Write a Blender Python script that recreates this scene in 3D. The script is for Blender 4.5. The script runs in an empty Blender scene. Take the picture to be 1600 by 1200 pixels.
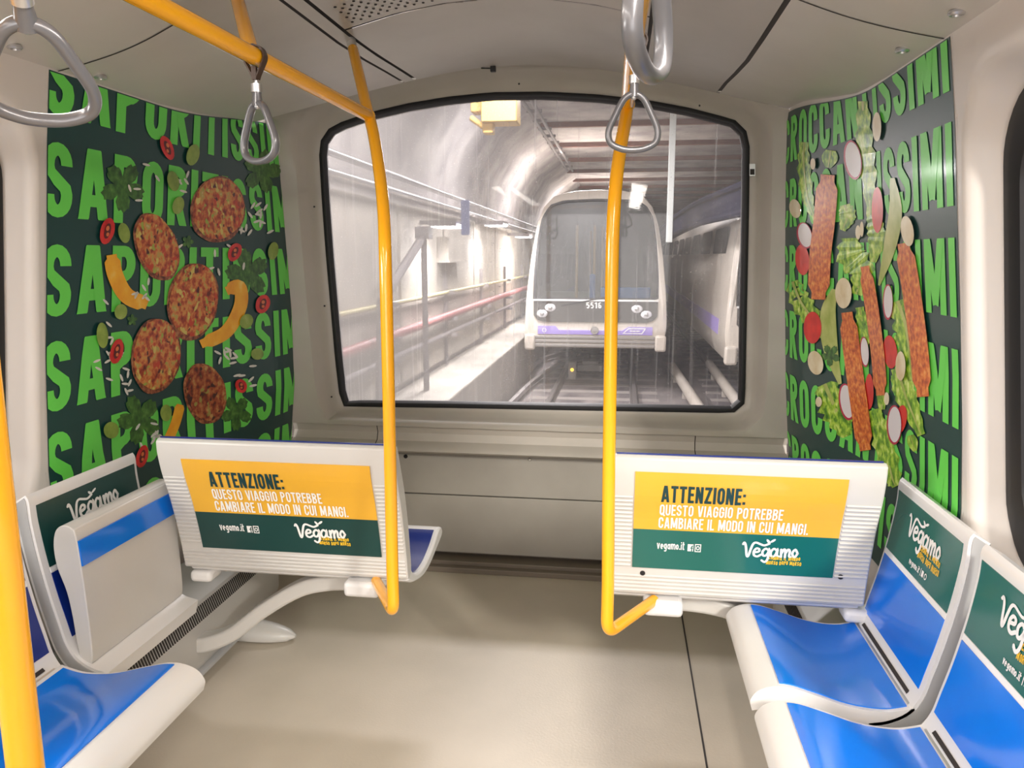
import bpy, bmesh, math, random
from mathutils import Vector, Matrix
random.seed(7)
PI = math.pi
scene = bpy.context.scene
COL = scene.collection

# ------------------------------------------------------------------ camera, world, light, exposure
H = 1.5
TH = math.atan(200 / 1200.0)
PSI = math.atan(172 / 1200.0 * math.cos(TH))
cam_d = bpy.data.cameras.new('camera')
cam_d.sensor_width = 36; cam_d.lens = 27; cam_d.clip_end = 300; cam_d.clip_start = 0.05
cam = bpy.data.objects.new('camera', cam_d); COL.objects.link(cam)
cam.location = (0, 0, H); cam.rotation_euler = (PI / 2 - TH, 0, PSI)
scene.camera = cam
scene.view_settings.view_transform = 'Standard'
scene.view_settings.look = 'None'
scene.view_settings.gamma = 1
scene.view_settings.use_curve_mapping = False
scene.view_settings.exposure = 0.33

world = bpy.data.worlds.new('world'); scene.world = world
world.use_nodes = True
world.node_tree.nodes['Background'].inputs[0].default_value = (1.0, 0.94, 0.9, 1)
world.node_tree.nodes['Background'].inputs[1].default_value = 0.25

def area(name, loc, rot, sx, sy, power, color=(1, .95, .9)):
    l = bpy.data.lights.new(name, 'AREA'); l.shape = 'RECTANGLE'; l.size = sx; l.size_y = sy
    l.energy = power; l.color = color
    o = bpy.data.objects.new(name, l); COL.objects.link(o); o.location = loc; o.rotation_euler = rot
    return o
# carriage lamps (long strips along both ceiling edges, continuing behind the camera)
area('strip_lamp_light', (-0.95, -0.3, 2.03), (0, math.radians(-12), 0), 0.12, 3.0, 16, (1, .93, .86))
area('strip_lamp_light', (0.12, -0.3, 2.03), (0, math.radians(12), 0), 0.12, 3.0, 34, (1, .93, .86))
# added fills behind the camera and outside the left windows; then the right platform
area('saloon_fill', (-0.4, -2.2, 1.3), (math.radians(97), 0, 0), 1.9, 1.4, 30, (1, .95, .92))
area('side_window_light', (-3.1, 0.1, 1.92), (0, math.radians(-70), 0), 0.7, 1.7, 70, (1, .94, .88))
platform_r = area('side_window_light', (3.0, -2.45, 3.35), Vector((-.39, .58, -.40)).to_track_quat('-Z', 'Y').to_euler(), 0.6, 0.8, 330, (1, .93, .84))

# ------------------------------------------------------------------ helpers
_cy, _sy, _ct, _st = math.cos(PSI), math.sin(PSI), math.cos(TH), math.sin(TH)
def ray(px, py):
    a, b, c = px - 800, 600 - py, -1200.0
    return Vector((_cy * a - _sy * _st * b + _sy * _ct * c, _sy * a + _cy * _st * b - _cy * _ct * c, _ct * b + _st * c))
def at_y(px, py, Y): d = ray(px, py); return Vector((0, 0, H)) + d * (Y / d.y)
def at_x(px, py, X): d = ray(px, py); return Vector((0, 0, H)) + d * (X / d.x)
def at_z(px, py, Z): d = ray(px, py); return Vector((0, 0, H)) + d * ((Z - H) / d.z)

MATS = {}
def mat(name, color, rough=0.5, metal=0.0, spec=0.5, coat=0.0, noise=None, bump=0.0, bscale=40, emit=None, estr=0):
    if name in MATS: return MATS[name]
    m = bpy.data.materials.new(name); m.use_nodes = True; nt = m.node_tree; b = nt.nodes['Principled BSDF']
    b.inputs['Base Color'].default_value = (*color, 1); b.inputs['Roughness'].default_value = rough
    b.inputs['Metallic'].default_value = metal; b.inputs['Specular IOR Level'].default_value = spec
    b.inputs['Coat Weight'].default_value = coat; b.inputs['Coat Roughness'].default_value = 0.12
    if emit: b.inputs['Emission Color'].default_value = (*emit, 1); b.inputs['Emission Strength'].default_value = estr
    tc = nt.nodes.new('ShaderNodeTexCoord')
    if noise:
        col2, scale, amt = noise[:3]
        n = nt.nodes.new('ShaderNodeTexNoise'); n.inputs['Scale'].default_value = scale; n.inputs['Detail'].default_value = 6
        mp = nt.nodes.new('ShaderNodeMapping')
        if len(noise) > 3: mp.inputs['Scale'].default_value = noise[3]
        nt.links.new(tc.outputs['Object'], mp.inputs[0]); nt.links.new(mp.outputs[0], n.inputs['Vector'])
        r = nt.nodes.new('ShaderNodeValToRGB')
        lo = .5 - .5 * amt if amt < 1 else .42; 
        r.color_ramp.elements[0].position = 0.35; r.color_ramp.elements[0].color = (*color, 1)
        r.color_ramp.elements[1].position = 0.7; r.color_ramp.elements[1].color = (*[color[i] * (1 - amt) + col2[i] * amt for i in range(3)], 1)
        nt.links.new(n.outputs['Fac'], r.inputs[0]); nt.links.new(r.outputs[0], b.inputs['Base Color'])
    if bump:
        n2 = nt.nodes.new('ShaderNodeTexNoise'); n2.inputs['Scale'].default_value = bscale; n2.inputs['Detail'].default_value = 4
        nt.links.new(tc.outputs['Object'], n2.inputs['Vector'])
        bp = nt.nodes.new('ShaderNodeBump'); bp.inputs['Strength'].default_value = bump; bp.inputs['Distance'].default_value = 0.01
        nt.links.new(n2.outputs['Fac'], bp.inputs['Height']); nt.links.new(bp.outputs[0], b.inputs['Normal'])
    MATS[name] = m; return m

def ramp_mat(name, stops, scale=60, rough=0.5, bump=0.3, detail=5, voronoi=False, coat=0.0, spots=None):
    if name in MATS: return MATS[name]
    m = bpy.data.materials.new(name); m.use_nodes = True; nt = m.node_tree; b = nt.nodes['Principled BSDF']
    b.inputs['Roughness'].default_value = rough; b.inputs['Coat Weight'].default_value = coat
    tc = nt.nodes.new('ShaderNodeTexCoord')
    n = nt.nodes.new('ShaderNodeTexNoise'); n.inputs['Scale'].default_value = scale; n.inputs['Detail'].default_value = detail
    nt.links.new(tc.outputs['Object'], n.inputs['Vector'])
    src = n.outputs['Fac']
    if voronoi:
        v = nt.nodes.new('ShaderNodeTexVoronoi'); v.inputs['Scale'].default_value = scale * .8
        nt.links.new(tc.outputs['Object'], v.inputs['Vector'])
        mx = nt.nodes.new('ShaderNodeMix'); mx.inputs[0].default_value = 0.45
        sp = nt.nodes.new('ShaderNodeSeparateColor'); nt.links.new(v.outputs['Color'], sp.inputs[0])
        nt.links.new(n.outputs['Fac'], mx.inputs[2]); nt.links.new(sp.outputs[0], mx.inputs[3]); src = mx.outputs[0]
    r = nt.nodes.new('ShaderNodeValToRGB'); el = r.color_ramp.elements
    while len(el) < len(stops): el.new(0.5)
    for e, (p, c) in zip(el, stops): e.position = p; e.color = (*c, 1)
    nt.links.new(src, r.inputs[0]); last = r.outputs[0]
    for k, (c, sc_, th) in enumerate(spots or []):
        n3 = nt.nodes.new('ShaderNodeTexNoise'); n3.inputs['Scale'].default_value = sc_; n3.inputs['Detail'].default_value = 1.5
        mp = nt.nodes.new('ShaderNodeMapping'); mp.inputs['Location'].default_value = (3.1 * k + 1, 7.7 * k, 2.3 * k)
        nt.links.new(tc.outputs['Object'], mp.inputs[0]); nt.links.new(mp.outputs[0], n3.inputs['Vector'])
        mr = nt.nodes.new('ShaderNodeMapRange'); mr.inputs[1].default_value = th; mr.inputs[2].default_value = th + .05
        nt.links.new(n3.outputs['Fac'], mr.inputs[0])
        mx = nt.nodes.new('ShaderNodeMix'); mx.data_type = 'RGBA'; nt.links.new(mr.outputs[0], mx.inputs[0])
        nt.links.new(last, mx.inputs[6]); mx.inputs[7].default_value = (*c, 1); last = mx.outputs[2]
    nt.links.new(last, b.inputs['Base Color'])
    MATS[name] = m; return m

def emis(name, color, s):
    if name in MATS: return MATS[name]
    m = bpy.data.materials.new(name); m.use_nodes = True; nt = m.node_tree
    b = nt.nodes['Principled BSDF']; b.inputs['Base Color'].default_value = (*color, 1)
    b.inputs['Emission Color'].default_value = (*color, 1); b.inputs['Emission Strength'].default_value = s
    MATS[name] = m; return m

def glass_mat(name, tint, dirt_lo, dirt_hi, streaks=True, dirtcol=(.85, .83, .85), rough=.03):
    m = bpy.data.materials.new(name); m.use_nodes = True; nt = m.node_tree; nt.nodes.clear()
    out = nt.nodes.new('ShaderNodeOutputMaterial')
    tr = nt.nodes.new('ShaderNodeBsdfTransparent'); tr.inputs[0].default_value = (*tint, 1)
    gl = nt.nodes.new('ShaderNodeBsdfGlossy'); gl.inputs['Roughness'].default_value = rough
    lw = nt.nodes.new('ShaderNodeLayerWeight'); pw = nt.nodes.new('ShaderNodeMath'); pw.operation = 'POWER'; pw.inputs[1].default_value = 4
    nt.links.new(lw.outputs['Facing'], pw.inputs[0]); fr = nt.nodes.new('ShaderNodeMath'); fr.operation = 'MULTIPLY_ADD'; fr.inputs[1].default_value = .6; fr.inputs[2].default_value = .04
    nt.links.new(pw.outputs[0], fr.inputs[0])
    m1 = nt.nodes.new('ShaderNodeMixShader')
    nt.links.new(fr.outputs[0], m1.inputs[0]); nt.links.new(tr.outputs[0], m1.inputs[1]); nt.links.new(gl.outputs[0], m1.inputs[2])
    df = nt.nodes.new('ShaderNodeBsdfDiffuse'); df.inputs[0].default_value = (*dirtcol, 1)
    tl = nt.nodes.new('ShaderNodeBsdfTranslucent'); tl.inputs[0].default_value = (*dirtcol, 1)
    m2 = nt.nodes.new('ShaderNodeMixShader'); m2.inputs[0].default_value = 0.5
    nt.links.new(df.outputs[0], m2.inputs[1]); nt.links.new(tl.outputs[0], m2.inputs[2])
    tc = nt.nodes.new('ShaderNodeTexCoord')
    n = nt.nodes.new('ShaderNodeTexNoise'); n.inputs['Scale'].default_value = 1.3; n.inputs['Detail'].default_value = 5
    nt.links.new(tc.outputs['Object'], n.inputs['Vector'])
    mr = nt.nodes.new('ShaderNodeMapRange'); mr.inputs[1].default_value = .3; mr.inputs[2].default_value = .7
    mr.inputs[3].default_value = dirt_lo; mr.inputs[4].default_value = dirt_hi
    nt.links.new(n.outputs['Fac'], mr.inputs[0]); fac = mr.outputs[0]
    if streaks:
        mp = nt.nodes.new('ShaderNodeMapping'); mp.inputs['Scale'].default_value = (60, 1, 1.2)
        nt.links.new(tc.outputs['Object'], mp.inputs[0])
        s = nt.nodes.new('ShaderNodeTexNoise'); s.inputs['Scale'].default_value = 1.0; s.inputs['Detail'].default_value = 3
        nt.links.new(mp.outputs[0], s.inputs['Vector'])
        ms = nt.nodes.new('ShaderNodeMapRange'); ms.inputs[1].default_value = .6; ms.inputs[2].default_value = .8; ms.inputs[3].default_value = 0; ms.inputs[4].default_value = .22
        nt.links.new(s.outputs['Fac'], ms.inputs[0])
        sp = nt.nodes.new('ShaderNodeTexNoise'); sp.inputs['Scale'].default_value = 160; sp.inputs['Detail'].default_value = 2
        nt.links.new(tc.outputs['Object'], sp.inputs['Vector'])
        mq = nt.nodes.new('ShaderNodeMapRange'); mq.inputs[1].default_value = .62; mq.inputs[2].default_value = .75; mq.inputs[3].default_value = 0; mq.inputs[4].default_value = .25
        nt.links.new(sp.outputs['Fac'], mq.inputs[0])
        # streaks and specks, plus a white glow haze painted in towards the left
        sx = nt.nodes.new('ShaderNodeSeparateXYZ'); nt.links.new(tc.outputs['Object'], sx.inputs[0])
        gx = nt.nodes.new('ShaderNodeMapRange'); gx.inputs[1].default_value = -1.3; gx.inputs[2].default_value = -0.2; gx.inputs[3].default_value = .46; gx.inputs[4].default_value = 0
        nt.links.new(sx.outputs[0], gx.inputs[0])
        for o in (ms.outputs[0], mq.outputs[0], gx.outputs[0]):
            a = nt.nodes.new('ShaderNodeMath'); a.operation = 'ADD'; a.use_clamp = True
            nt.links.new(fac, a.inputs[0]); nt.links.new(o, a.inputs[1]); fac = a.outputs[0]
    m3 = nt.nodes.new('ShaderNodeMixShader')
    nt.links.new(fac, m3.inputs[0]); nt.links.new(m1.outputs[0], m3.inputs[1]); nt.links.new(m2.outputs[0], m3.inputs[2])
    nt.links.new(m3.outputs[0], out.inputs[0]); MATS[name] = m; return m

class MB:
    def __init__(s): s.v = []; s.f = []; s.m = []
    def add(s, vs, fs):
        o = len(s.v); s.v += [tuple(v) for v in vs]; s.f += [tuple(i + o for i in f) for f in fs]; return s
    def box(s, c, d, rot=None):
        x, y, z = d[0] / 2, d[1] / 2, d[2] / 2
        vs = [Vector((a * x, b * y, e * z)) for e in (-1, 1) for b in (-1, 1) for a in (-1, 1)]
        if rot: vs = [rot @ v for v in vs]
        vs = [v + Vector(c) for v in vs]
        return s.add(vs, [(0, 2, 3, 1), (4, 5, 7, 6), (0, 1, 5, 4), (2, 6, 7, 3), (0, 4, 6, 2), (1, 3, 7, 5)])
    def tube(s, pts, r, seg=16, closed=False, flat=None):
        pts = [Vector(p) for p in pts]; n = len(pts); rings = []
        rr = r if isinstance(r, (list, tuple)) else [r] * n
        nrm = None
        for i, p in enumerate(pts):
            if closed: t = pts[(i + 1) % n] - pts[i - 1]
            else: t = pts[min(i + 1, n - 1)] - pts[max(i - 1, 0)]
            t.normalize()
            if nrm is None:
                nrm = Vector(flat) if flat else (Vector((0, 0, 1)) if abs(t.z) < .9 else Vector((1, 0, 0)))
            nrm = (nrm - t * nrm.dot(t)).normalized(); bi = t.cross(nrm)
            rings.append([p + (nrm * math.cos(a) + bi * math.sin(a)) * rr[i] for a in [2 * PI * k / seg for k in range(seg)]])
        vs = [v for q in rings for v in q]; fs = []
        for i in range(n if closed else n - 1):
            for k in range(seg):
                a, b = i * seg + k, i * seg + (k + 1) % seg; j = ((i + 1) % n) * seg
                fs.append((a, b, j + (k + 1) % seg, j + k))
        if not closed: fs += [tuple(range(seg - 1, -1, -1)), tuple(range((n - 1) * seg, n * seg))]
        return s.add(vs, fs)
    def ribbon(s, pts, w, t, up):
        # flat strap: width w along side vector, thickness t
        pts = [Vector(p) for p in pts]; n = len(pts); vs = []; up = Vector(up)
        for i, p in enumerate(pts):
            tg = (pts[min(i + 1, n - 1)] - pts[max(i - 1, 0)]).normalized()
            nn = tg.cross(up).normalized()
            for a, b in ((-1, -1), (1, -1), (1, 1), (-1, 1)): vs.append(p + up * (w / 2 * a) + nn * (t / 2 * b))
        fs = []
        for i in range(n - 1):
            for k in range(4): fs.append((i * 4 + k, i * 4 + (k + 1) % 4, i * 4 + 4 + (k + 1) % 4, i * 4 + 4 + k))
        fs += [(3, 2, 1, 0), tuple(range(4 * n - 4, 4 * n))]
        return s.add(vs, fs)
    def prism(s, poly, fn0, fn1):
        n = len(poly); vs = [fn0(p) for p in poly] + [fn1(p) for p in poly]
        fs = [tuple(range(n - 1, -1, -1)), tuple(range(n, 2 * n))] + [(i, (i + 1) % n, n + (i + 1) % n, n + i) for i in range(n)]
        return s.add(vs, fs)
    def grid(s, fn, us, vs_):
        nu, nv = len(us), len(vs_)
        return s.add([fn(u, v) for u in us for v in vs_], [(i * nv + j, (i + 1) * nv + j, (i + 1) * nv + j + 1, i * nv + j + 1) for i in range(nu - 1) for j in range(nv - 1)])
    def loops(s, loops, closed=True, cap0=False, cap1=False):
        n = len(loops[0]); vs = [v for l in loops for v in l]; fs = []
        for i in range(len(loops) - 1):
            for k in range(n if closed else n - 1):
                fs.append((i * n + k, i * n + (k + 1) % n, (i + 1) * n + (k + 1) % n, (i + 1) * n + k))
        if cap0: fs.append(tuple(range(n - 1, -1, -1)))
        if cap1: fs.append(tuple(range((len(loops) - 1) * n, len(loops) * n)))
        return s.add(vs, fs)
    def sphere(s, c, r, seg=16, rings=10, fn=None):
        c = Vector(c); r = Vector(r) if not isinstance(r, (int, float)) else Vector((r, r, r)); lp = []
        for i in range(1, rings):
            a = PI * i / rings; lp.append([c + Vector((r.x * math.sin(a) * math.cos(2 * PI * k / seg), r.y * math.sin(a) * math.sin(2 * PI * k / seg), r.z * math.cos(a))) for k in range(seg)])
        return s.loops(lp, cap0=True, cap1=True)
    def build(s, name, m, parent=None, smooth=True, bevel=0.0, label=None, solid=0.0, bseg=2):
        me = bpy.data.meshes.new(name); me.from_pydata(s.v, [], s.f)
        bm = bmesh.new(); bm.from_mesh(me); bmesh.ops.recalc_face_normals(bm, faces=bm.faces); bm.to_mesh(me); bm.free()
        me.materials.append(m)
        if smooth:
            me.polygons.foreach_set('use_smooth', [True] * len(me.polygons))
            try: me.set_sharp_from_angle(angle=math.radians(38))
            except Exception: pass
        o = bpy.data.objects.new(name, me); COL.objects.link(o)
        if parent: o.parent = parent; o.matrix_parent_inverse = parent.matrix_basis.inverted()
        if solid:
            d = o.modifiers.new('solid', 'SOLIDIFY'); d.thickness = solid; d.offset = 0
        if bevel:
            d = o.modifiers.new('bevel', 'BEVEL'); d.width = bevel; d.segments = bseg; d.limit_method = 'ANGLE'; d.angle_limit = math.radians(40)
        if label: o['label'] = label
        return o

def empty(name, loc):
    o = bpy.data.objects.new(name, None); COL.objects.link(o); o.location = loc; o.empty_display_size = .1; return o
def tag(o, label, cat, group=None, kind=None):
    o['label'] = label; o['category'] = cat
    if group: o['group'] = group
    if kind: o['kind'] = kind
    return o
def struct(o, label, cat): return tag(o, label, cat, kind='structure')
def copy_tree(o, parent=None, name=None):
    c = o.copy(); COL.objects.link(c)
    if parent: c.parent = parent
    for ch in list(o.children): copy_tree(ch, c)
    return c

def catmull(pts, n=8, closed=False):
    pts = [Vector(p) for p in pts]; out = []; N = len(pts)
    rng = range(N) if closed else range(N - 1)
    for i in rng:
        p1, p2 = pts[i], pts[(i + 1) % N]
        p0 = pts[i - 1] if (closed or i > 0) else p1 * 2 - p2
        p3 = pts[(i + 2) % N] if (closed or i + 2 < N) else p2 * 2 - p1
        for k in range(n):
            t = k / n
            out.append(0.5 * ((2 * p1) + (p2 - p0) * t + (2 * p0 - 5 * p1 + 4 * p2 - p3) * t * t + (3 * p1 - p0 - 3 * p2 + p3) * t ** 3))
    if not closed: out.append(pts[-1])
    return out
def fillet(pts, r, n=7):
    # polyline with rounded corners
    pts = [Vector(p) for p in pts]; out = [pts[0]]
    for i in range(1, len(pts) - 1):
        a, b, c = pts[i - 1], pts[i], pts[i + 1]
        d1 = (a - b); d2 = (c - b); rr = min(r, d1.length * .49, d2.length * .49)
        p, q = b + d1.normalized() * rr, b + d2.normalized() * rr
        for k in range(n + 1):
            t = k / n; out.append(p * (1 - t) ** 2 + b * 2 * t * (1 - t) + q * t * t)
    out.append(pts[-1]); return out
def densify(pts, L):
    out = [pts[0]]
    for a, b in zip(pts, pts[1:]):
        n = max(1, int((b - a).length / L)); out += [a.lerp(b, k / n) for k in range(1, n + 1)]
    return out
def rrect(x0, x1, y0, y1, r, n=6):
    out = []
    for cx, cy, a0 in ((x1 - r, y1 - r, 0), (x0 + r, y1 - r, 90), (x0 + r, y0 + r, 180), (x1 - r, y0 + r, 270)):
        for k in range(n + 1):
            a = math.radians(a0 + 90 * k / n); out.append((cx + r * math.cos(a), cy + r * math.sin(a)))
    return out
def resample(pts, n, closed=True):
    pts = [Vector(p) for p in pts]; q = pts + ([pts[0]] if closed else [])
    ls = [0]
    for a, b in zip(q, q[1:]): ls.append(ls[-1] + (b - a).length)
    out = []; j = 0; m = n if closed else n - 1
    for i in range(n):
        t = ls[-1] * i / m
        while j < len(ls) - 2 and ls[j + 1] < t: j += 1
        out.append(q[j].lerp(q[j + 1], min(1, (t - ls[j]) / max(1e-9, ls[j + 1] - ls[j]))))
    return out

# ---- 2D flat art (strokes, polygons) mapped onto a surface --------------------------------
class Art:
    """collects flat shapes in (u,v); build() maps them with fn(u,v) -> 3D"""
    def __init__(s): s.v = []; s.f = []; s.lv = []; s.k = 0
    def quad(s, a, b, c, d): o = len(s.v); s.v += [a, b, c, d]; s.f.append((o, o + 1, o + 2, o + 3))
    def stroke(s, pts, w, clamp=None, cap=False, seg=None, scale=(1, 1), org=(0, 0)):
        pts = [Vector((p[0], p[1])) for p in pts]
        pts = [p for i, p in enumerate(pts) if i == 0 or (p - pts[i - 1]).length > 1e-6]
        if seg: pts = densify(pts, seg)
        n = len(pts); L = []; R = []
        closed = (pts[0] - pts[-1]).length < 1e-5 and n > 3
        for i, p in enumerate(pts):
            if closed and i in (0, n - 1): t1 = pts[-1] - pts[-2]; t2 = pts[1] - pts[0]
            else: t1 = p - pts[i - 1] if i else pts[1] - p; t2 = pts[i + 1] - p if i < n - 1 else p - pts[i - 1]
            t1.normalize(); t2.normalize(); t = (t1 + t2)
            t = t.normalized() if t.length > 1e-6 else t1
            nn = Vector((-t.y, t.x)); k = max(.55, abs(nn.dot(Vector((-t1.y, t1.x)))))
            wi = w(i / (n - 1)) if callable(w) else w
            L.append(p + nn * (wi / 2 / k)); R.append(p - nn * (wi / 2 / k))
        def T(p):
            x, y = p.x, p.y
            if clamp: y = max(clamp[0], min(clamp[1], y))
            return (org[0] + x * scale[0], org[1] + y * scale[1])
        s.k = (s.k + 1) % 4
        for i in range(n - 1): s.quad(T(R[i]), T(R[i + 1]), T(L[i + 1]), T(L[i]))
        s.lv += [s.k] * (len(s.v) - len(s.lv))
        if cap:
            for e, i in ((pts[0], 0), (pts[-1], 1)):
                wi = w(i) if callable(w) else w
                s.poly([T(e + Vector((math.cos(a), math.sin(a))) * wi / 2) for a in [2 * PI * k / 10 for k in range(10)]])
    def poly(s, pts, rings=1):
        n = len(pts); cx = sum(p[0] for p in pts) / n; cy = sum(p[1] for p in pts) / n
        o = len(s.v); s.v.append((cx, cy))
        for r in range(1, rings + 1): s.v += [(cx + (p[0] - cx) * r / rings, cy + (p[1] - cy) * r / rings) for p in pts]
        for k in range(n): s.f.append((o, o + 1 + k, o + 1 + (k + 1) % n))
        for r in range(rings - 1):
            a = o + 1 + r * n; b = a + n
            for k in range(n): s.f.append((a + k, b + k, b + (k + 1) % n, a + (k + 1) % n))
    def build(s, name, fn, m, parent, label=None, kind=None):
        s.lv += [0] * (len(s.v) - len(s.lv)); inside = Vector((-.4, 1.0, 1.3)); b = MB(); b.f = s.f
        for p, l in zip(s.v, s.lv):
            q = Vector(fn(*p))
            if l:
                n = (Vector(fn(p[0] + .004, p[1])) - Vector(fn(p[0] - .004, p[1]))).cross(Vector(fn(p[0], p[1] + .004)) - Vector(fn(p[0], p[1] - .004)))
                if n.length > 1e-9:
                    n.normalize(); n = -n if n.dot(inside - q) < 0 else n; q = q + n * (.00025 * l if q.y < 5 else .002 * l)
            b.v.append(tuple(q))
        me = bpy.data.meshes.new(name); me.from_pydata(b.v, [], b.f); me.materials.append(m)
        o = bpy.data.objects.new(name, me); COL.objects.link(o)
        if parent: o.parent = parent; o.matrix_parent_inverse = parent.matrix_basis.inverted()
        if label: o['label'] = label
        if kind: o['kind'] = kind
        return o

def arc(cx, cy, rx, ry, a0, a1, n=10):
    return [(cx + rx * math.cos(math.radians(a0 + (a1 - a0) * k / n)), cy + ry * math.sin(math.radians(a0 + (a1 - a0) * k / n))) for k in range(n + 1)]
# condensed capitals: (width, [centre-line strokes]), cap height 1, stroke T
def glyphs(T):
    h = T / 2; W = .44; x0, x1 = h, W - h; top, bot = 1 - h, h; rx = (x1 - x0) / 2; cx = (x0 + x1) / 2
    G = {}
    ry = .2
    bowl = lambda: arc(cx, 1 - h - ry, rx, ry, 0, 180)
    O = arc(cx, top - ry, rx, ry, 0, 180) + arc(cx, bot + ry, rx, ry, 180, 360) + [(x1, top - ry)]
    G['O'] = (W, [O]); G['Q'] = (W, [O, [(cx, .22), (W + .03, -.06)]])
    G['C'] = (W, [[(x1, .64)] + arc(cx, top - ry, rx, ry, 0, 180) + arc(cx, bot + ry, rx, ry, 180, 360) + [(x1, .36)]])
    G['G'] = (W, [[(x1, .66)] + arc(cx, top - ry, rx, ry, 0, 180) + arc(cx, bot + ry, rx, ry, 180, 360) + [(x1, .5), (cx, .5)]])
    G['U'] = (W, [[(x0, 1.02)] + arc(cx, bot + ry, rx, ry, 180, 360) + [(x1, 1.02)]])
    G['J'] = (W, [[(x0, .3)] + arc(cx, bot + ry, rx, ry, 180, 360) + [(x1, 1.02)]])
    G['S'] = (W, [[(x1, .70)] + arc(cx, top - ry, rx, ry, 0, 180) + [(x0, .68), (x0 + .02, .6), (cx, .5), (x1 - .02, .4), (x1, .32)] + arc(cx, bot + ry, rx, ry, 0, -180) + [(x0, .31)]])
    G['I'] = (T, [[(h, -.02), (h, 1.02)]])
    G['L'] = (W * .85, [[(h, 1.02), (h, 0)], [(h, h), (W * .85, h)]])
    G['T'] = (W, [[(W / 2, -.02), (W / 2, 1)], [(0, 1 - h), (W, 1 - h)]])
    G['E'] = (W * .86, [[(h, 0), (h, 1)], [(h, h), (W * .86, h)], [(h, .52), (W * .8, .52)], [(h, 1 - h), (W * .86, 1 - h)]])
    G['F'] = (W * .86, [[(h, 0), (h, 1)], [(h, .52), (W * .8, .52)], [(h, 1 - h), (W * .86, 1 - h)]])
    G['H'] = (W, [[(h, 0), (h, 1)], [(x1, 0), (x1, 1)], [(h, .5), (x1, .5)]])
    G['A'] = (W * 1.12, [[(h * .9, -.05), (W * .56 - h * .25, 1.05)], [(W * 1.12 - h * .9, -.05), (W * .56 + h * .25, 1.05)], [(W * .25, .27), (W * .87, .27)]])
    G['V'] = (W * 1.1, [[(h * .9, 1.05), (W * .55 - h * .25, -.05)], [(W * 1.1 - h * .9, 1.05), (W * .55 + h * .25, -.05)]])
    G['M'] = (W * 1.4, [[(h, -.02), (h, 1.02)], [(W * 1.4 - h, -.02), (W * 1.4 - h, 1.02)], [(h * 1.3, 1.03), (W * .7, .12)], [(W * 1.4 - h * 1.3, 1.03), (W * .7, .12)]])
    G['N'] = (W * 1.05, [[(h, -.02), (h, 1.02)], [(W * 1.05 - h, -.02), (W * 1.05 - h, 1.02)], [(h * 1.1, 1.03), (W * 1.05 - h * 1.1, -.03)]])
    G['Z'] = (W, [[(0, 1 - h), (W, 1 - h)], [(0, h), (W, h)], [(W - h * 1.1, 1 - h), (h * 1.1, h)]])
    G['P'] = (W, [[(h, -.02), (h, 1)], [(h, 1 - h), (cx, 1 - h)] + arc(cx, .72, rx, 1 - h - .72, 90, -90) + [(h, .44)]])
    G['B'] = (W, [[(h, 0), (h, 1)], [(h, 1 - h), (cx, 1 - h)] + arc(cx, .755, rx * .92, 1 - h - .755, 90, -90) + [(h, .51)], [(h, .51), (cx, .51)] + arc(cx, (.51 + h) / 2, rx, (.51 - h) / 2, 90, -90) + [(h, h)]])
    G['D'] = (W, [[(h, 0), (h, 1)], [(h, 1 - h), (cx - .02, 1 - h)] + arc(cx - .02, top - .2, rx + .02, .2, 90, 0) + arc(cx - .02, bot + .2, rx + .02, .2, 0, -90) + [(h, h)]])
    G['R'] = (W, [[(h, -.02), (h, 1)], [(h, 1 - h), (cx, 1 - h)] + arc(cx, .74, rx, 1 - h - .74, 90, -90) + [(h, .48)], [(cx - .02, .5), (x1 + .02, -.03)]])
    G['.'] = (T, [[(h, 0), (h, T)]]); G[':'] = (T, [[(h, .05), (h, .05 + T)], [(h, .5), (h, .5 + T)]])
    G[' '] = (.2, [])
    G['5'] = (W, [[(W - h * .6, 1 - h), (h, 1 - h), (h, .55), (cx, .58)] + arc(cx, .32, rx, .26, 90, -140)])
    G['1'] = (T * 2, [[(T * 1.3, 0), (T * 1.3, 1)], [(0, .78), (T * 1.3, .95)]])
    G['6'] = (W, [[(x1, .9), (cx, 1 - h)] + arc(cx, top - ry, rx, ry, 90, 180) + arc(cx, .3, rx, .3 - h, 180, 540)])
    # lower case for the web address
    xh = .68; a = lambda s0, e0: arc(cx, xh / 2, rx, xh / 2 - h, s0, e0)
    G['v'] = (W, [[(h * .8, xh + .05), (W / 2, 0)], [(W - h * .8, xh + .05), (W / 2, 0)]])
    G['e'] = (W, [[(x0, xh / 2), (x1, xh / 2)] + a(0, 310)])
    G['g'] = (W, [a(0, 360), [(x1, xh), (x1, -.1)] + arc(cx, -.1, rx, .14, 0, -150)])
    G['a'] = (W, [a(0, 360), [(x1, xh), (x1, 0)]])
    G['m'] = (W * 1.5, [[(h, 0), (h, xh)], [(h, .45)] + arc(W * .42, .45, W * .3, .2, 180, 0) + [(W * .75, 0)], [(W * .75, .45)] + arc(W * 1.1, .45, W * .3, .2, 180, 0) + [(W * 1.4, 0)]])
    G['o'] = (W, [a(0, 360)])
    G['i'] = (T, [[(h, 0), (h, xh)], [(h, .82), (h, .82 + T)]])
    G['t'] = (W * .7, [[(W * .3, 1), (W * .3, .1), (W * .7, h)], [(0, xh), (W * .7, xh)]])
    return G
def text_width(s, T, gap): G = glyphs(T); return sum(G[c][0] + gap for c in s) - gap
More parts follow.
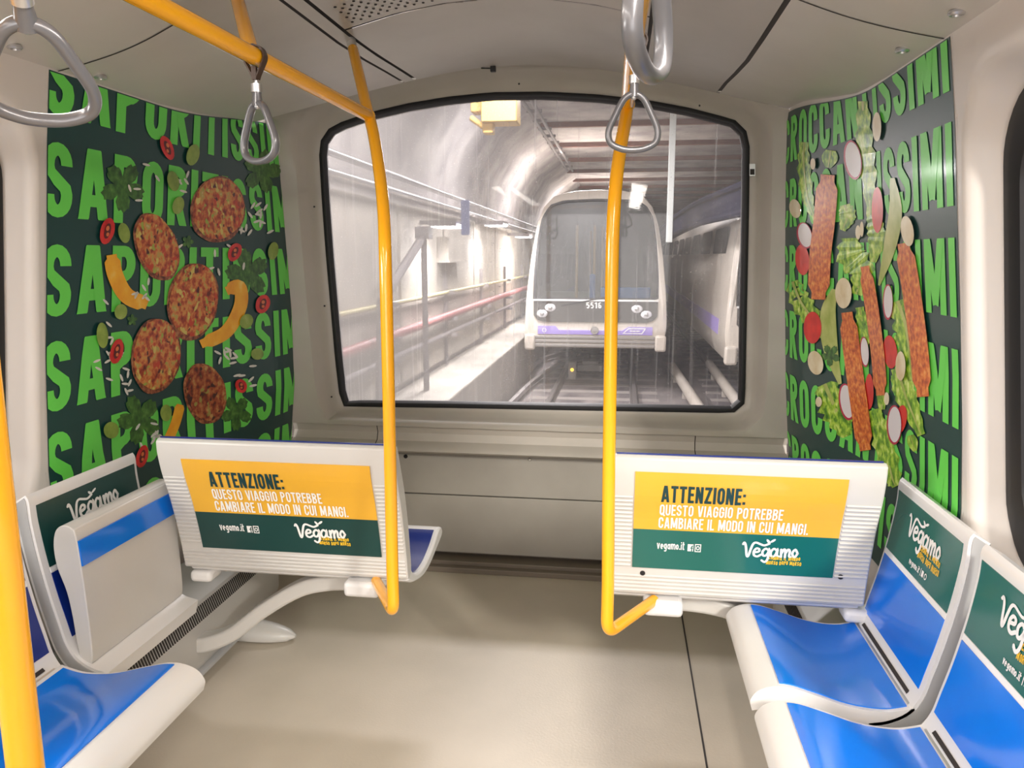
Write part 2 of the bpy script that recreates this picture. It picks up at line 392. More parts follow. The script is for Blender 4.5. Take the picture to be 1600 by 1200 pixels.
def put_text(art, s, x, y, height, T=.15, gap=.09, width=None, seg=None, jit=0):
    G = glyphs(T); tw = text_width(s, T, gap); sx = (width / tw) if width else height; cx = 0
    caps = {'A', 'V', 'M', 'N', 'R', 'U', 'J', 'I', 'L'}
    for ch in s:
        w, st = G[ch]; dy = random.uniform(-jit, jit)
        for p in st:
            art.stroke(p, T, clamp=(0, 1) if ch in caps else None, seg=seg, scale=(sx, height), org=(x + cx * sx, y + dy * height))
        cx += w + gap
LOGO = [
    ([(.0, 1.45), (.12, 1.62), (.28, 1.2), (.45, .1), (.62, .05), (.8, .9), (.98, 1.5), (1.25, 1.68), (1.7, 1.5), (2.1, 1.38), (2.55, 1.6)], .24),
    ([(1.2, .5), (1.6, .62), (1.62, .9), (1.35, .98), (1.12, .6), (1.18, .15), (1.5, .02), (1.85, .25)], .24),
    ([(2.5, .85), (2.25, 1.0), (1.98, .65), (2.05, .2), (2.3, .15), (2.52, .5), (2.6, .95), (2.55, -.2), (2.3, -.62), (1.98, -.45)], .24),
    ([(3.32, .85), (3.05, 1.0), (2.8, .6), (2.86, .14), (3.1, .05), (3.32, .4), (3.42, .95), (3.42, .25), (3.6, .1)], .24),
    ([(3.78, .95), (3.84, .05)], .24), ([(3.84, .5), (4.05, .98), (4.2, .8), (4.22, .05)], .24), ([(4.22, .5), (4.45, .98), (4.62, .8), (4.62, .2), (4.78, .08)], .24),
    ([(5.42, .52), (5.15, .99), (4.9, .52), (5.15, .06), (5.42, .52)], .24)]
def put_logo(art, gold, x, y, w, h, slant=.05):
    """script brand word in white, hand lettered line in gold beneath; box w x h, origin left/baseline"""
    sx, sy = w / 5.6, h / 2.3
    def T(p): return (x + p[0] * sx, y + (p[1] + slant * p[0]) * sy)
    for pts, wd in LOGO:
        q = catmull([(a, b + slant * a, 0) for a, b in pts], 5)
        art.stroke([(p.x, p.y) for p in q], wd, cap=True, scale=(sx, sy), org=(x, y))
    for c, a in (((2.45, 1.85), 125), ((2.88, 1.95), 40)):
        ca, sa = math.cos(math.radians(a)), math.sin(math.radians(a))
        pl = [(.32 * math.cos(t), .13 * math.sin(t)) for t in [2 * PI * k / 14 for k in range(14)]]
        art.poly([T((c[0] + p * ca - q * sa, c[1] + p * sa + q * ca)) for p, q in pl])
    if gold is not None:
        put_text(gold, 'CAMBIA IL MONDO', x + 2.65 * sx, y - .28 * sy, .40 * sy, T=.17, gap=.12, width=3.1 * sx, jit=.12)
        put_text(gold, 'MORSO DOPO MORSO', x + 2.45 * sx, y - .85 * sy, .44 * sy, T=.17, gap=.12, width=3.45 * sx, jit=.12)

# ------------------------------------------------------------------ materials
M_wall = mat('cream_wall_plastic', (.70, .655, .615), .38, noise=((.60, .55, .51), 2.5, .5))
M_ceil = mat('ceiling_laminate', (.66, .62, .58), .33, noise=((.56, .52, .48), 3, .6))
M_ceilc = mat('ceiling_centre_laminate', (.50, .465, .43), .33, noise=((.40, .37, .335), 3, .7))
M_front = mat('front_moulding_plastic', (.49, .45, .40), .42, noise=((.40, .365, .32), 4, .6), bump=.05)
M_panel = mat('lower_panel_laminate', (.36, .335, .295), .4, noise=((.28, .258, .225), 3, .7))
M_floor = mat('floor_linoleum', (.53, .47, .385), .42, noise=((.43, .38, .305), 2.2, .8), bump=.06, bscale=120)
M_yellow = mat('yellow_enamel', (.95, .43, .01), .22, coat=.6)
M_black = mat('black_rubber', (.008, .008, .01), .5)
M_dark = mat('dark_joint', (.03, .024, .022), .7)
M_white = mat('white_seat_shell', (.74, .73, .72), .3, coat=.2)
M_greyshell = mat('grey_seat_edge', (.40, .40, .40), .35)
M_bench = mat('bench_back_shell', (.60, .585, .56), .35, noise=((.56, .54, .5), 5, .5))
M_blue = mat('glossy_blue_vinyl', (.002, .20, .82), .16, coat=.5, noise=((.002, .13, .68), 3, .6))
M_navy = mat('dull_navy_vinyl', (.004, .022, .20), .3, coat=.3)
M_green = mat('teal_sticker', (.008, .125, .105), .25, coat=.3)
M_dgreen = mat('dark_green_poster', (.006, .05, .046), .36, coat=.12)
M_lgreen = mat('bright_green_ink', (.15, .72, .09), .4, coat=.08)
M_gold = mat('yellow_sticker', (.78, .42, .035), .3, coat=.3)
M_ink = mat('dark_ink', (.006, .045, .05), .3)
M_wink = mat('white_ink', (.85, .85, .83), .35)
M_goldink = mat('gold_ink', (.88, .55, .03), .35)
M_metal = mat('brushed_aluminium', (.62, .62, .63), .32, metal=.85)
M_handle = mat('grey_handle_plastic', (.15, .15, .16), .3, metal=.3, coat=.3)
M_leather = mat('brown_leather_strap', (.055, .03, .02), .5)
M_screw = mat('screw_steel', (.45, .43, .4), .3, metal=.9)

# ------------------------------------------------------------------ carriage shell geometry
CX = -0.405
def lerp_tab(tab, x):
    if x <= tab[0][0]: return tab[0][1]
    for (a, b), (c, d) in zip(tab, tab[1:]):
        if x <= c: return b + (d - b) * (x - a) / (c - a)
    return tab[-1][1]
HALF = [(0, 1.25), (.4, 1.258), (.87, 1.262), (1.2, 1.235), (1.52, 1.197), (1.8, 1.165), (2.0, 1.137), (2.15, 1.11)]
CORL = [(0, -1.60), (.605, -1.581), (.9, -1.55), (1.26, -1.548), (1.56, -1.559), (1.88, -1.572), (2.1, -1.585)]
CORR = [(0, .78), (.626, .756), (.944, .727), (1.364, .700), (1.767, .680), (2.1, .668)]
YF = 3.47
def sm(t): t = max(0, min(1, t)); return t * t * (3 - 2 * t)
def wall_x(side, Y, z):
    base = CX + side * lerp_tab(HALF, z)
    t = sm((Y - 2.55) / (YF - 2.55))
    cor = lerp_tab(CORL if side < 0 else CORR, z)
    return base * (1 - t) + cor * t
def edge_z(Y): return 2.0 + .09 * sm((Y - 2.5) / 1.0)
def wall_pt(side, Y, z, off=0.0): return Vector((wall_x(side, Y, z) - side * off, Y, z))
def wall_from_px(side, px, py):
    X = -1.6 if side < 0 else .8
    for _ in range(25):
        p = at_x(px, py, X); X = wall_x(side, min(YF, max(1, p.y)), p.z)
    return p.y, p.z

# floor
f = MB(); f.box((CX, .3, -.03), (2.7, 6.5, .06)); o = f.build('floor', M_floor, smooth=False)
struct(o, 'beige linoleum floor of the carriage', 'floor')
s1 = MB(); a, b_ = at_z(1065, 960, 0), at_z(1105, 1200, 0)
s1.box((.285, 1.5, .0012), (.006, 4.0, .0012)); o = s1.build('trim_1', M_dark, smooth=False); struct(o, 'thin dark floor joint running forward on the right', 'floor joint')

# side walls with window openings
def side_wall(side, nm, wn):
    m = MB()
    m.grid(lambda y, z: wall_pt(side, y, z), [1.975 + (YF - 1.975) * i / 24 for i in range(25)], [2.10 * k / 24 for k in range(25)])
    # window opening  y -0.6..1.93
    hole = [Vector((p[0], p[1])) for p in rrect(-.55, 1.955, .74, 1.91, .17, 8)]
    outer = []
    for p in hole:
        outer.append(None)
    cy, cz = .7, 1.32
    Y0, Y1, Z0, Z1 = -2.9, 1.975, 0.0, 2.02
    for i, p in enumerate(hole):
        d = p - Vector((cy, cz)); ts = []
        if d.x > 1e-6: ts.append((Y1 - cy) / d.x)
        if d.x < -1e-6: ts.append((Y0 - cy) / d.x)
        if d.y > 1e-6: ts.append((Z1 - cz) / d.y)
        if d.y < -1e-6: ts.append((Z0 - cz) / d.y)
        outer[i] = Vector((cy, cz)) + d * min(ts)
    # make sure the corners exist
    n = len(hole)
    for cor in ((Y1, Z1), (Y0, Z1), (Y0, Z0), (Y1, Z0)):
        k = min(range(n), key=lambda i: (outer[i] - Vector(cor)).length); outer[k] = Vector(cor)
    lp = []
    for t in [0, .2, .4, .6, .8, 1]:
        lp.append([wall_pt(side, *(o_.lerp(h_, t))) for o_, h_ in zip(outer, hole)])
    for k, (ins, dep) in enumerate(((.008, .004), (.016, .014), (.022, .032), (.030, .060), (.045, .085))):
        lp.append([wall_pt(side, h_.x + (-ins if h_.x > .7 else ins) * min(1, abs(h_.x - .7)), h_.y + (-ins if h_.y > 1.3 else ins) * min(1, abs(h_.y - 1.3) * 2), -dep) for h_ in hole])
    m.loops(lp)
    o = m.build(nm, M_wall); struct(o, 'cream moulded side wall of the carriage', 'wall')
    # gasket + pane
    w = empty(wn, wall_pt(side, .7, .8)); struct(w, 'side window set in thick black rubber', 'window')
    inn = [(h_.x + (-.045 if h_.x > .7 else .045) * min(1, abs(h_.x - .7)), h_.y + (-.045 if h_.y > 1.3 else .045) * min(1, abs(h_.y - 1.3) * 2)) for h_ in hole]
    def sh(p, a): return (p[0] + (-a if p[0] > .7 else a) * min(1, abs(p[0] - .7)), p[1] + (-a if p[1] > 1.3 else a) * min(1, abs(p[1] - 1.3) * 2))
    g = MB(); g.loops([[wall_pt(side, *sh(p, -.004), -.092) for p in inn], [wall_pt(side, *sh(p, .003), -.066) for p in inn], [wall_pt(side, *sh(p, .03), -.064) for p in inn], [wall_pt(side, *sh(p, .055), -.075) for p in inn], [wall_pt(side, *sh(p, .065), -.1) for p in inn]])
    g.build('window_gasket', M_black, w, label='black rubber surround')
    gp = MB(); gp.loops([[wall_pt(side, *sh(p, .055 + .3 * k), -.092) for p in inn] for k in (0, 1)], cap1=True)
    gp.build('window_pane', MATS.get('side_glass') or glass_mat('side_glass', (.9, .92, .93), .04, .12, False), w)
side_wall(-1, 'wall_left', 'window_3')
side_wall(1, 'wall_right', 'window_2')

# ceiling --------------------------------------------------------------------
CPROF = [(0, .27), (.15, .262), (.3, .24), (.475, .197), (.63, .155), (.785, .108), (1.137, 0), (1.25, -.03)]
def ceil_end(X): return 3.37 + .10 * (X - CX)
def ceil_z(X, Y): return edge_z(Y) * 1.0 + lerp_tab(CPROF, abs(X - CX)) * (1 - .25 * sm((Y - 2.5) / 1.0)) 
def ceil_panel(nm, X0, X1, Y0, m, lab, nx=14, dz=0, Y1=None, kind='ceiling'):
    c = MB(); c.grid(lambda x, t: Vector((x, Y0 + ((Y1 or ceil_end(x)) - Y0) * t, ceil_z(x, Y0 + ((Y1 or ceil_end(x)) - Y0) * t) + dz)), [X0 + (X1 - X0) * i / nx for i in range(nx + 1)], [i / 24 for i in range(25)])
    o = c.build(nm, m); struct(o, lab, kind); return o
S1, S2 = .785, .475
ceil_panel('ceiling', CX - 1.19, CX - S1 - .007, -2.9, M_ceil, 'flat cream ceiling panels along the left wall', 10)
ceil_panel('ceiling', CX + S1 + .007, CX + 1.19, -2.9, M_ceil, 'flat cream ceiling panels along the right wall', 10)
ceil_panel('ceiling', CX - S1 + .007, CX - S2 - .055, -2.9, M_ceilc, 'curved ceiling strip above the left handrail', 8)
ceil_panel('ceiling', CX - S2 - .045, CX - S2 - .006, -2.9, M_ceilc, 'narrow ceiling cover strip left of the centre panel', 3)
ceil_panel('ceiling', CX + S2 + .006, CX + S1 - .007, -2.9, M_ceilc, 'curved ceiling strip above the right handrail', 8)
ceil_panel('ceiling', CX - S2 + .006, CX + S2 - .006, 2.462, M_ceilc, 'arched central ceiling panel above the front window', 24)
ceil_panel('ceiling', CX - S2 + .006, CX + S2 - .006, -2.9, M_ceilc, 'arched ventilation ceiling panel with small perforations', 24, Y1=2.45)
t = MB()
for h in (-S1, S1, -S2, S2, -S2 - .05):
    X = CX + h; w = .05
    t.grid(lambda u, k: Vector((X + u, -2.9 + (ceil_end(X) + 2.9) * k / 24, ceil_z(X, -2.9 + (ceil_end(X) + 2.9) * k / 24) + .008)), [-w / 2, w / 2], range(25))
t.grid(lambda x, y: Vector((x, y, ceil_z(x, y) + .008)), [CX - S2 + 2 * S2 * i / 20 for i in range(21)], [2.43, 2.48])
for y0 in (2.02, .9):
    for sd in (-1, 1):
        t.grid(lambda x, y: Vector((CX + sd * x, y + .03 * math.sin((x - .785) / .352 * PI), ceil_z(CX + sd * x, y) - .0012)), [.785 + .352 * i / 14 for i in range(15)], [y0 - .003, y0 + .003])
o = t.build('trim_2', M_dark); struct(o, 'dark joints between the ceiling panels', 'ceiling joint')
pf = Art()
for r in range(7):
    for c in range(16 if r < 4 else 12):
        u = -.43 + c * .028 + (r % 2) * .014; y = 2.41 - r * .024
        pf.poly([(CX + u + .0045 * math.cos(a), y + .007 * math.sin(a)) for a in [2 * PI * k / 8 for k in range(8)]])
o = pf.build('perforation', lambda x, y: Vector((x, y, ceil_z(x, y) - .0012)), M_dark, None); tag(o, 'rows of small oval ventilation holes in the ceiling panel', 'ceiling vent', kind='stuff')

# front wall ------------------------------------------------------------------
PXW = [(541, 632), (700, 634), (860, 637), (1000, 639.5), (1140, 642), (1157, 639), (1161, 625), (1163, 520), (1165, 420), (1167, 320), (1168, 225), (1162, 204), (1145, 190), (1075, 172),
       (1010, 160), (930, 151), (850, 147), (770, 148), (700, 155), (640, 165), (580, 179), (525, 198), (508, 212), (503, 235), (508, 320), (514, 400), (521, 480), (528, 560), (535, 620)]
YW = 3.60
win = resample([at_y(x, y, YW) for x, y in PXW], 96)
wc = Vector((sum(p.x for p in win) / 96, YW, sum(p.z for p in win) / 96))
def offs(loop, d, Y):
    n = len(loop); out = []
    for i, p in enumerate(loop):
        t = (loop[(i + 2) % n] - loop[i - 2]); t.y = 0; t.normalize(); nn = Vector((t.z, 0, -t.x))
        if nn.dot(p - wc) < 0: nn = -nn
        q = p + nn * d; out.append(Vector((q.x, Y, q.z)))
    return out
def front_outer(p):
    d = p - wc; d.y = 0; best = None
    # march until leaving the surround (walls / ceiling / ledge)
    t = 1.0
    while t < 2.5:
        q = wc + d * t
        xl, xr = wall_x(-1, YF, q.z), wall_x(1, YF, q.z)
        if q.x < xl or q.x > xr or q.z > ceil_z(q.x, ceil_end(q.x)) or q.z < .70: break
        t += .004
    q = wc + d * t; top = q.z > 1.95
    return Vector((q.x, (ceil_end(q.x) - .002) if q.z > ceil_z(q.x, ceil_end(q.x)) - .02 else YF, q.z))
outer = [front_outer(p) for p in win]
for cor in (Vector((wall_x(-1, YF, .7), YF, .70)), Vector((wall_x(1, YF, .7), YF, .70)), Vector((wall_x(-1, YF, 2.09), YF - .1, 2.095)), Vector((wall_x(1, YF, 2.09), YF - .04, 2.095))):
    k = min(range(96), key=lambda i: (outer[i] - cor).length); outer[k] = cor
ridge = offs(win, .085, 3.485); ridge = [Vector((min(max(p.x, wall_x(-1, YF, p.z) + .05), wall_x(1, YF, p.z) - .05), p.y - (.03 if p.z > 2.1 else 0), max(p.z, .715))) for p in ridge]
inn = offs(win, .004, YW - .018)
fl = []
for tt in (0, .3, .6, .85, 1): fl.append([a.lerp(b, tt) for a, b in zip(outer, ridge)])
fl.append([a.lerp(b, .12) + Vector((0, .002, 0)) for a, b in zip(ridge, inn)])
for tt in (.3, .6, .9, 1): fl.append([a.lerp(b, tt) + Vector((0, .03 * math.sin(PI * tt), 0)) for a, b in zip(ridge, inn)])
m = MB(); m.loops(fl); o = m.build('wall_front', M_front); struct(o, 'grey beige moulded surround of the front window', 'wall')
w1 = empty('window_1', wc); struct(w1, 'large arched front window with black rubber gasket and dirty glass', 'window')
g = MB(); g.loops([offs(win, .008, YW + .01), offs(win, .006, YW - .024), offs(win, -.002, YW - .028), offs(win, -.015, YW - .026), offs(win, -.022, YW - .012), offs(win, -.024, YW + .01)])
g.build('window_gasket', M_black, w1, label='black rubber gasket')
gp = MB(); gp.loops([offs(win, -.018, YW)], cap0=True); gp.build('window_pane', glass_mat('windscreen', (.97, .97, 1), .05, .17), w1, smooth=False, label='rain streaked dusty glass, glow haze painted in on the left')
# ledge under the window and lower panels
def ledge_prof(): return [(3.50, .70), (YF + .02, .70), (YF + .035, .66), (YF + .02, .625), (YF - .03, .605), (YF - .045, .59), (YF - .03, .578), (YF + .05, .575)]
xl, xr = wall_x(-1, YF, .6) + .004, wall_x(1, YF, .6) - .004
m = MB(); segs = [(xl, at_y(587, 680, YF).x - .002), (at_y(587, 680, YF).x + .002, at_y(1087, 690, YF).x - .002), (at_y(1087, 690, YF).x + .002, xr)]
for a, b in segs:
    m.grid(lambda x, k: Vector((x, *ledge_prof()[k])), [a, b], range(8))
o = m.build('trim_3', M_front); struct(o, 'projecting grey ledge beneath the front window', 'ledge')
m = MB(); m.box((CX, 3.53, .64), (2.3, .01, .14)); m.box((CX, 3.50, .577), (2.3, .06, .004)); o = m.build('trim_4', M_dark, smooth=False); struct(o, 'dark gap behind the window ledge', 'joint')
m = MB()
m.box((CX, 3.52, .465), (2.36, .02, .212)); m.box((CX, 3.517, .21), (2.36, .02, .288))
o = m.build('wall_front_panel', M_panel, smooth=False, bevel=.003); struct(o, 'grey lower wall panel below the front ledge', 'wall panel')
m = MB(); m.box((CX, 3.56, .3), (2.5, .02, .62)); m.box((CX, 3.50, .02), (2.4, .10, .05)); m.box((CX, 3.43, .0125), (2.4, .035, .028))  # even dark brown for the backing, step and floor strip
o = m.build('baseboard_front', M_dark if False else mat('brown_kickplate', (.16, .13, .10), .6), smooth=False, bevel=.004); struct(o, 'dark brown kickplate along the foot of the front wall', 'baseboard')
def screw(p, nrm, r, m_, lab, grp=None, nm='panel_screw', ring=None):
    n = Vector(nrm).normalized(); u = n.orthogonal().normalized(); v = n.cross(u); p = Vector(p)
    lp = [[p + (u * math.cos(a) + v * math.sin(a)) * rr + n * hh for a in [2 * PI * k / 14 for k in range(14)]] for rr, hh in ((r, 0), (r, .003), (r * .75, .006), (r * .45, .006), (r * .4, .002))]
    b = MB(); b.loops(lp, cap0=True, cap1=True); o = b.build(nm, m_); tag(o, lab, 'screw', grp); return o
screw(at_y(828, 718, 3.51), (0, -1, 0), .008, M_screw, 'bright steel screw near the middle of the grey lower front panel')
screw(at_y(634, 713, 3.51), (0, -1, 0), .010, M_black, 'black screw cap on the lower front panel beside the left bench')
for k, (px, py) in enumerate([(1167, 178), (812, 130), (940, 96), (948, 27)]):
    pass
for (px, py, lab) in ((497, 323, 'small dark screw on the left window jamb, upper'), (513, 478, 'small dark screw on the left window jamb, middle'), (524, 620, 'small dark screw on the left window jamb, lower')):
    screw(at_y(px - 6, py, 3.535), (.6, -1, 0), .0045, M_black, lab, nm='jamb_screw')
for (px, py, Y, lab) in ((811, 131, 3.41, 'tiny dark screw above the middle of the window'), (1093, 165, 3.43, 'tiny dark screw above the right end of the window'), (550, 168, 3.40, 'tiny dark screw above the left end of the window')):
    screw(at_y(px, py, Y), (0, -1, -.4), .004, M_black, lab, nm='surround_screw')
# ceiling latches
for (px, py, lab) in ((23, 77, 'round metal ceiling latch at the far upper left'), (157, 124, 'round metal ceiling latch above the meatball poster'), (424, 190, 'round metal ceiling latch at the front left corner'),
                      (1495, 18, 'round metal ceiling latch at the far upper right'), (1410, 77, 'round metal ceiling latch above the fried stick poster'), (1220, 168, 'round metal ceiling latch at the front right corner')):
    z = 2.02
    for _ in range(12): p = at_z(px, py, z); z = ceil_z(p.x, p.y)
    b = MB(); b.loops([[Vector((p.x + r * math.cos(a), p.y + r * math.sin(a), z + h)) for a in [2 * PI * k / 16 for k in range(16)]] for r, h in ((.016, .002), (.018, -.004), (.014, -.008), (.010, -.008), (.008, -.001), (.004, -.005))], cap1=True)
    o = b.build('ceiling_latch', M_metal); tag(o, lab, 'latch')
p = at_y(771, 108, 3.36); b = MB(); b.box((p.x, 3.352, p.z), (.022, .02, .026)); b.tube([(p.x - .05, 3.345, p.z + .002), (p.x - .01, 3.345, p.z)], .003, 8)
o = b.build('ceiling_catch', M_black, bevel=.004); tag(o, 'small black catch at the front edge of the ceiling', 'catch')
# small label on right jamb
st = Art(); st.poly([(1171, 256), (1180, 256), (1180, 275), (1171, 275)])
pl = empty('jamb_label', at_y(1176, 265, 3.53)); tag(pl, 'small black and white label on the right window jamb', 'label')
st.build('label_plate', lambda x, y: at_y(x, y, 3.53 - .0025), M_metal, pl)
st = Art(); st.poly([(1172, 264), (1179, 264), (1179, 273), (1172, 273)]); st.build('label_print', lambda x, y: at_y(x, y, 3.53 - .004), M_dark, pl)

# ------------------------------------------------------------------ posters
def poster(side, word, rows, xs, lab, spec):
    y0, z_lo = 1.985, .50
    root = empty('wall_poster', wall_pt(side, 2.6, 1.2)); tag(root, lab, 'poster')
    m = MB(); m.grid(lambda y, t: wall_pt(side, y, z_lo + (edge_z(y) - .004 - z_lo) * t, .0015), [y0 + (YF - .004 - y0) * i / 50 for i in range(51)], [k / 40 for k in range(41)])
    m.build('backing', M_dgreen, root, label='dark green backing sheet')
    a = Art(); G = glyphs(.15)
    for zt, zb in rows:
        put_text(a, word, 0, zb, zt - zb, T=.172, gap=.10, width=1.0, seg=.08)
    def fn(u, v):
        y = xs[0] + (xs[1] - xs[0]) * u
        y = max(y0 + .002, min(YF - .006, y)); v = max(z_lo + .004, min(edge_z(y) - .008, v)); return wall_pt(side, y, v, .003)
    a.build('lettering', fn, M_lgreen, root, label='bright green capital lettering')
    lay = [0]
    def put(nm, pts_px, m_, off, label=None, rings=2):
        ar = Art(); ar.poly([wall_from_px(side, x, y) for x, y in pts_px], rings); ar.build(nm, lambda u, v: wall_pt(side, u, v, off), m_, root, label)
    def strip(nm, pts_px, w, m_, off, label=None, closed=False):
        q = catmull([(x, y, 0) for x, y in pts_px], 6); ar = Art(); n = len(q); L = []; R = []
        for i, p in enumerate(q):
            t = (q[min(i + 1, n - 1)] - q[max(i - 1, 0)]).normalized(); nn = Vector((-t.y, t.x, 0)); k = i / (n - 1)
            ww = (w(k) if callable(w) else w * (1 - (.0 if .08 < k < .92 else .35))) / 2
            L.append(wall_from_px(side, p.x + nn.x * ww, p.y + nn.y * ww)); R.append(wall_from_px(side, p.x - nn.x * ww, p.y - nn.y * ww))
        for i in range(n - 1): ar.quad(R[i], R[i + 1], L[i + 1], L[i])
        ar.build(nm, lambda u, v: wall_pt(side, u, v, off), m_, root, label)
    spec(put, strip)
    return root
def ell(cx, cy, rx, ry, rot=0, n=26, wob=0, a0=0):
    c, s_ = math.cos(math.radians(rot)), math.sin(math.radians(rot)); out = []
    ph = [random.uniform(0, 6.28) for _ in range(3)]
    for k in range(n):
        a = 2 * PI * k / n + a0; r = 1 + wob * (math.sin(3 * a + ph[0]) * .5 + math.sin(5 * a + ph[1]) * .3 + math.sin(8 * a + ph[2]) * .3)
        x, y = rx * math.cos(a) * r, ry * math.sin(a) * r; out.append((cx + x * c - y * s_, cy + x * s_ + y * c))
    return out
def leaf(cx, cy, r, rot, lobes=5):
    out = []
    for k in range(60):
        a = 2 * PI * k / 60; rr = r * (.42 + .58 * abs(math.cos(lobes * a / 2)) ** .7 * (1 - .12 * math.cos(23 * a)))
        out.append((cx + rr * math.cos(a + rot), cy + rr * 1.15 * math.sin(a + rot)))
    return out
P_patty = ramp_mat('printed_patty', [(.30, (.16, .016, .006)), (.42, (.46, .06, .015)), (.50, (.62, .15, .035)), (.58, (.74, .30, .07)), (.66, (.50, .40, .08)), (.74, (.72, .52, .25))], 38, .3, detail=7, coat=.06, spots=[((.72, .58, .14), 26, .62), ((.38, .45, .06), 30, .64), ((.10, .008, .006), 34, .64), ((.62, .06, .02), 24, .63)])
P_patty2 = ramp_mat('printed_patty_crust', [(.3, (.05, .008, .004)), (.45, (.22, .045, .015)), (.58, (.42, .14, .05)), (.75, (.55, .25, .10))], 60, .3, coat=.06)
P_patty3 = ramp_mat('printed_dark_patty', [(.3, (.07, .010, .004)), (.45, (.28, .04, .012)), (.56, (.45, .12, .03)), (.70, (.55, .33, .10))], 40, .3, detail=7, coat=.06, spots=[((.35, .30, .06), 34, .64), ((.05, .006, .004), 30, .60)])
P_pep = ramp_mat('printed_yellow_pepper', [(.35, (.92, .36, .005)), (.6, (1, .50, .02)), (.75, (1, .68, .15))], 14, .3, coat=.06)
P_chili = ramp_mat('printed_red_chili', [(.3, (.55, .005, .004)), (.7, (.85, .04, .03))], 20, .3, coat=.06)
P_seed = mat('printed_chili_heart', (.75, .18, .05), .3)
P_bean = ramp_mat('printed_green_bean', [(.3, (.17, .28, .03)), (.6, (.32, .44, .07)), (.8, (.5, .58, .2))], 18, .3, coat=.06)
P_leaf = ramp_mat('printed_parsley', [(.3, (.015, .07, .01)), (.55, (.05, .17, .02)), (.75, (.13, .3, .05))], 45, .35, coat=.06)
P_rice = mat('printed_rice', (.78, .76, .68), .35)
P_stick = ramp_mat('printed_fried_stick', [(.3, (.40, .05, .004)), (.46, (.68, .13, .015)), (.58, (.82, .24, .03)), (.74, (.92, .46, .12))], 60, .3, detail=7, coat=.06)
P_lett = ramp_mat('printed_lettuce', [(.3, (.03, .17, .005)), (.45, (.18, .42, .015)), (.56, (.46, .70, .05)), (.70, (.80, .90, .30))], 34, .3, coat=.06)
P_rad = mat('printed_radish_flesh', (.82, .76, .76), .3); P_rim = mat('printed_radish_skin', (.55, .01, .06), .3)
P_tom = ramp_mat('printed_tomato', [(.3, (.6, .004, .002)), (.7, (.88, .03, .015))], 16, .3, coat=.06)
P_wbean = ramp_mat('printed_white_bean', [(.3, (.72, .56, .30)), (.7, (.92, .84, .62))], 14, .3, coat=.06)
P_avo = ramp_mat('printed_avocado', [(.3, (.32, .42, .04)), (.7, (.62, .66, .22))], 12, .3, coat=.06)
def spec_left(put, strip):
    for x, y, r, ro in ((190, 292, 34, .3), (408, 268, 30, 1.2), (385, 428, 34, 2.0), (216, 655, 34, .5), (368, 645, 24, 1.6), (292, 378, 9, 0), (205, 500, 8, 1)):
        put('parsley_leaf', leaf(x, y, r, ro), P_leaf, .004)
    for pts, w in (([(172, 398), (178, 430), (196, 462), (228, 476)], 25), ([(352, 455), (372, 448), (374, 478), (352, 518), (312, 538)], 21), ([(280, 632), (272, 662), (258, 694)], 15)):
        strip('pepper_slice', pts, w, P_pep, .005)
    for x, y, rx, ry, ro in ((338, 328, 43, 52, 8), (242, 386, 33, 55, -20), (299, 471, 40, 61, 8), (241, 556, 39, 59, 6), (318, 615, 33, 48, -12)):
        put('patty', ell(x, y, rx, ry, ro, 40, .03), P_patty2, .006, 'browned crust edge of patty', 2)
        put('patty', ell(x + 1, y - 2, rx * .93, ry * .93, ro, 40, .03), P_patty3 if y > 600 else P_patty, .007, 'cut face of patty', 3)
    for x, y, rx, ry, ro in ((258, 231, 9, 20, -22), (164, 361, 11, 21, 14), (179, 549, 10, 20, 14), (408, 475, 11, 15, 20), (364, 394, 10, 15, 25), (374, 603, 9, 11, -20), (219, 713, 9, 18, 15)):
        put('chili_slice', ell(x, y, rx, ry, ro, 20, .03), P_chili, .008); put('chili_heart', ell(x, y, rx * .45, ry * .6, ro, 14), P_dk, .0088)
        put('chili_seed', ell(x, y - ry * .2, rx * .25, ry * .2, ro, 8), P_seed, .0095); put('chili_seed', ell(x, y + ry * .25, rx * .22, ry * .16, ro, 8), P_seed, .0095)
    for x, y, rx, ry, ro in ((298, 242, 10, 17, 14), (267, 283, 9, 16, -14), (275, 321, 9, 14, 14), (190, 364, 9, 16, -12), (424, 392, 8, 14, 10), (185, 487, 10, 12, 10), (156, 524, 9, 20, -4), (382, 502, 10, 12, 30), (399, 553, 10, 9, 0), (256, 645, 9, 13, 0), (170, 672, 12, 13, 0)):
        put('green_bean_seed', ell(x, y, rx, ry, ro, 20), P_bean, .009)
    R = random.Random(3); ar = []
    spots = [(388, 350, 22, 18), (352, 552, 20, 16), (200, 600, 14, 30), (375, 590, 24, 20), (300, 280, 26, 20), (345, 400, 30, 14), (240, 680, 24, 20), (215, 300, 20, 30), (225, 450, 12, 15), (170, 540, 16, 50), (400, 330, 14, 18), (268, 390, 14, 20)]
    for _ in range(92):
        cx, cy, sx, sy = R.choice(spots); x, y = R.gauss(cx, sx * .6), R.gauss(cy, sy * .6); ar.append(ell(x, y, 6.5, 2.0, R.uniform(0, 180), 8))
    A = Art()
    for e in ar: A.poly([wall_from_px(-1, x, y) for x, y in e])
    A.build('rice_grains', lambda u, v: wall_pt(-1, u, v, .0055), P_rice, put.__closure__ and None or POST[0], kind='stuff')
P_dk = mat('printed_chili_hollow', (.12, .01, .01), .3)
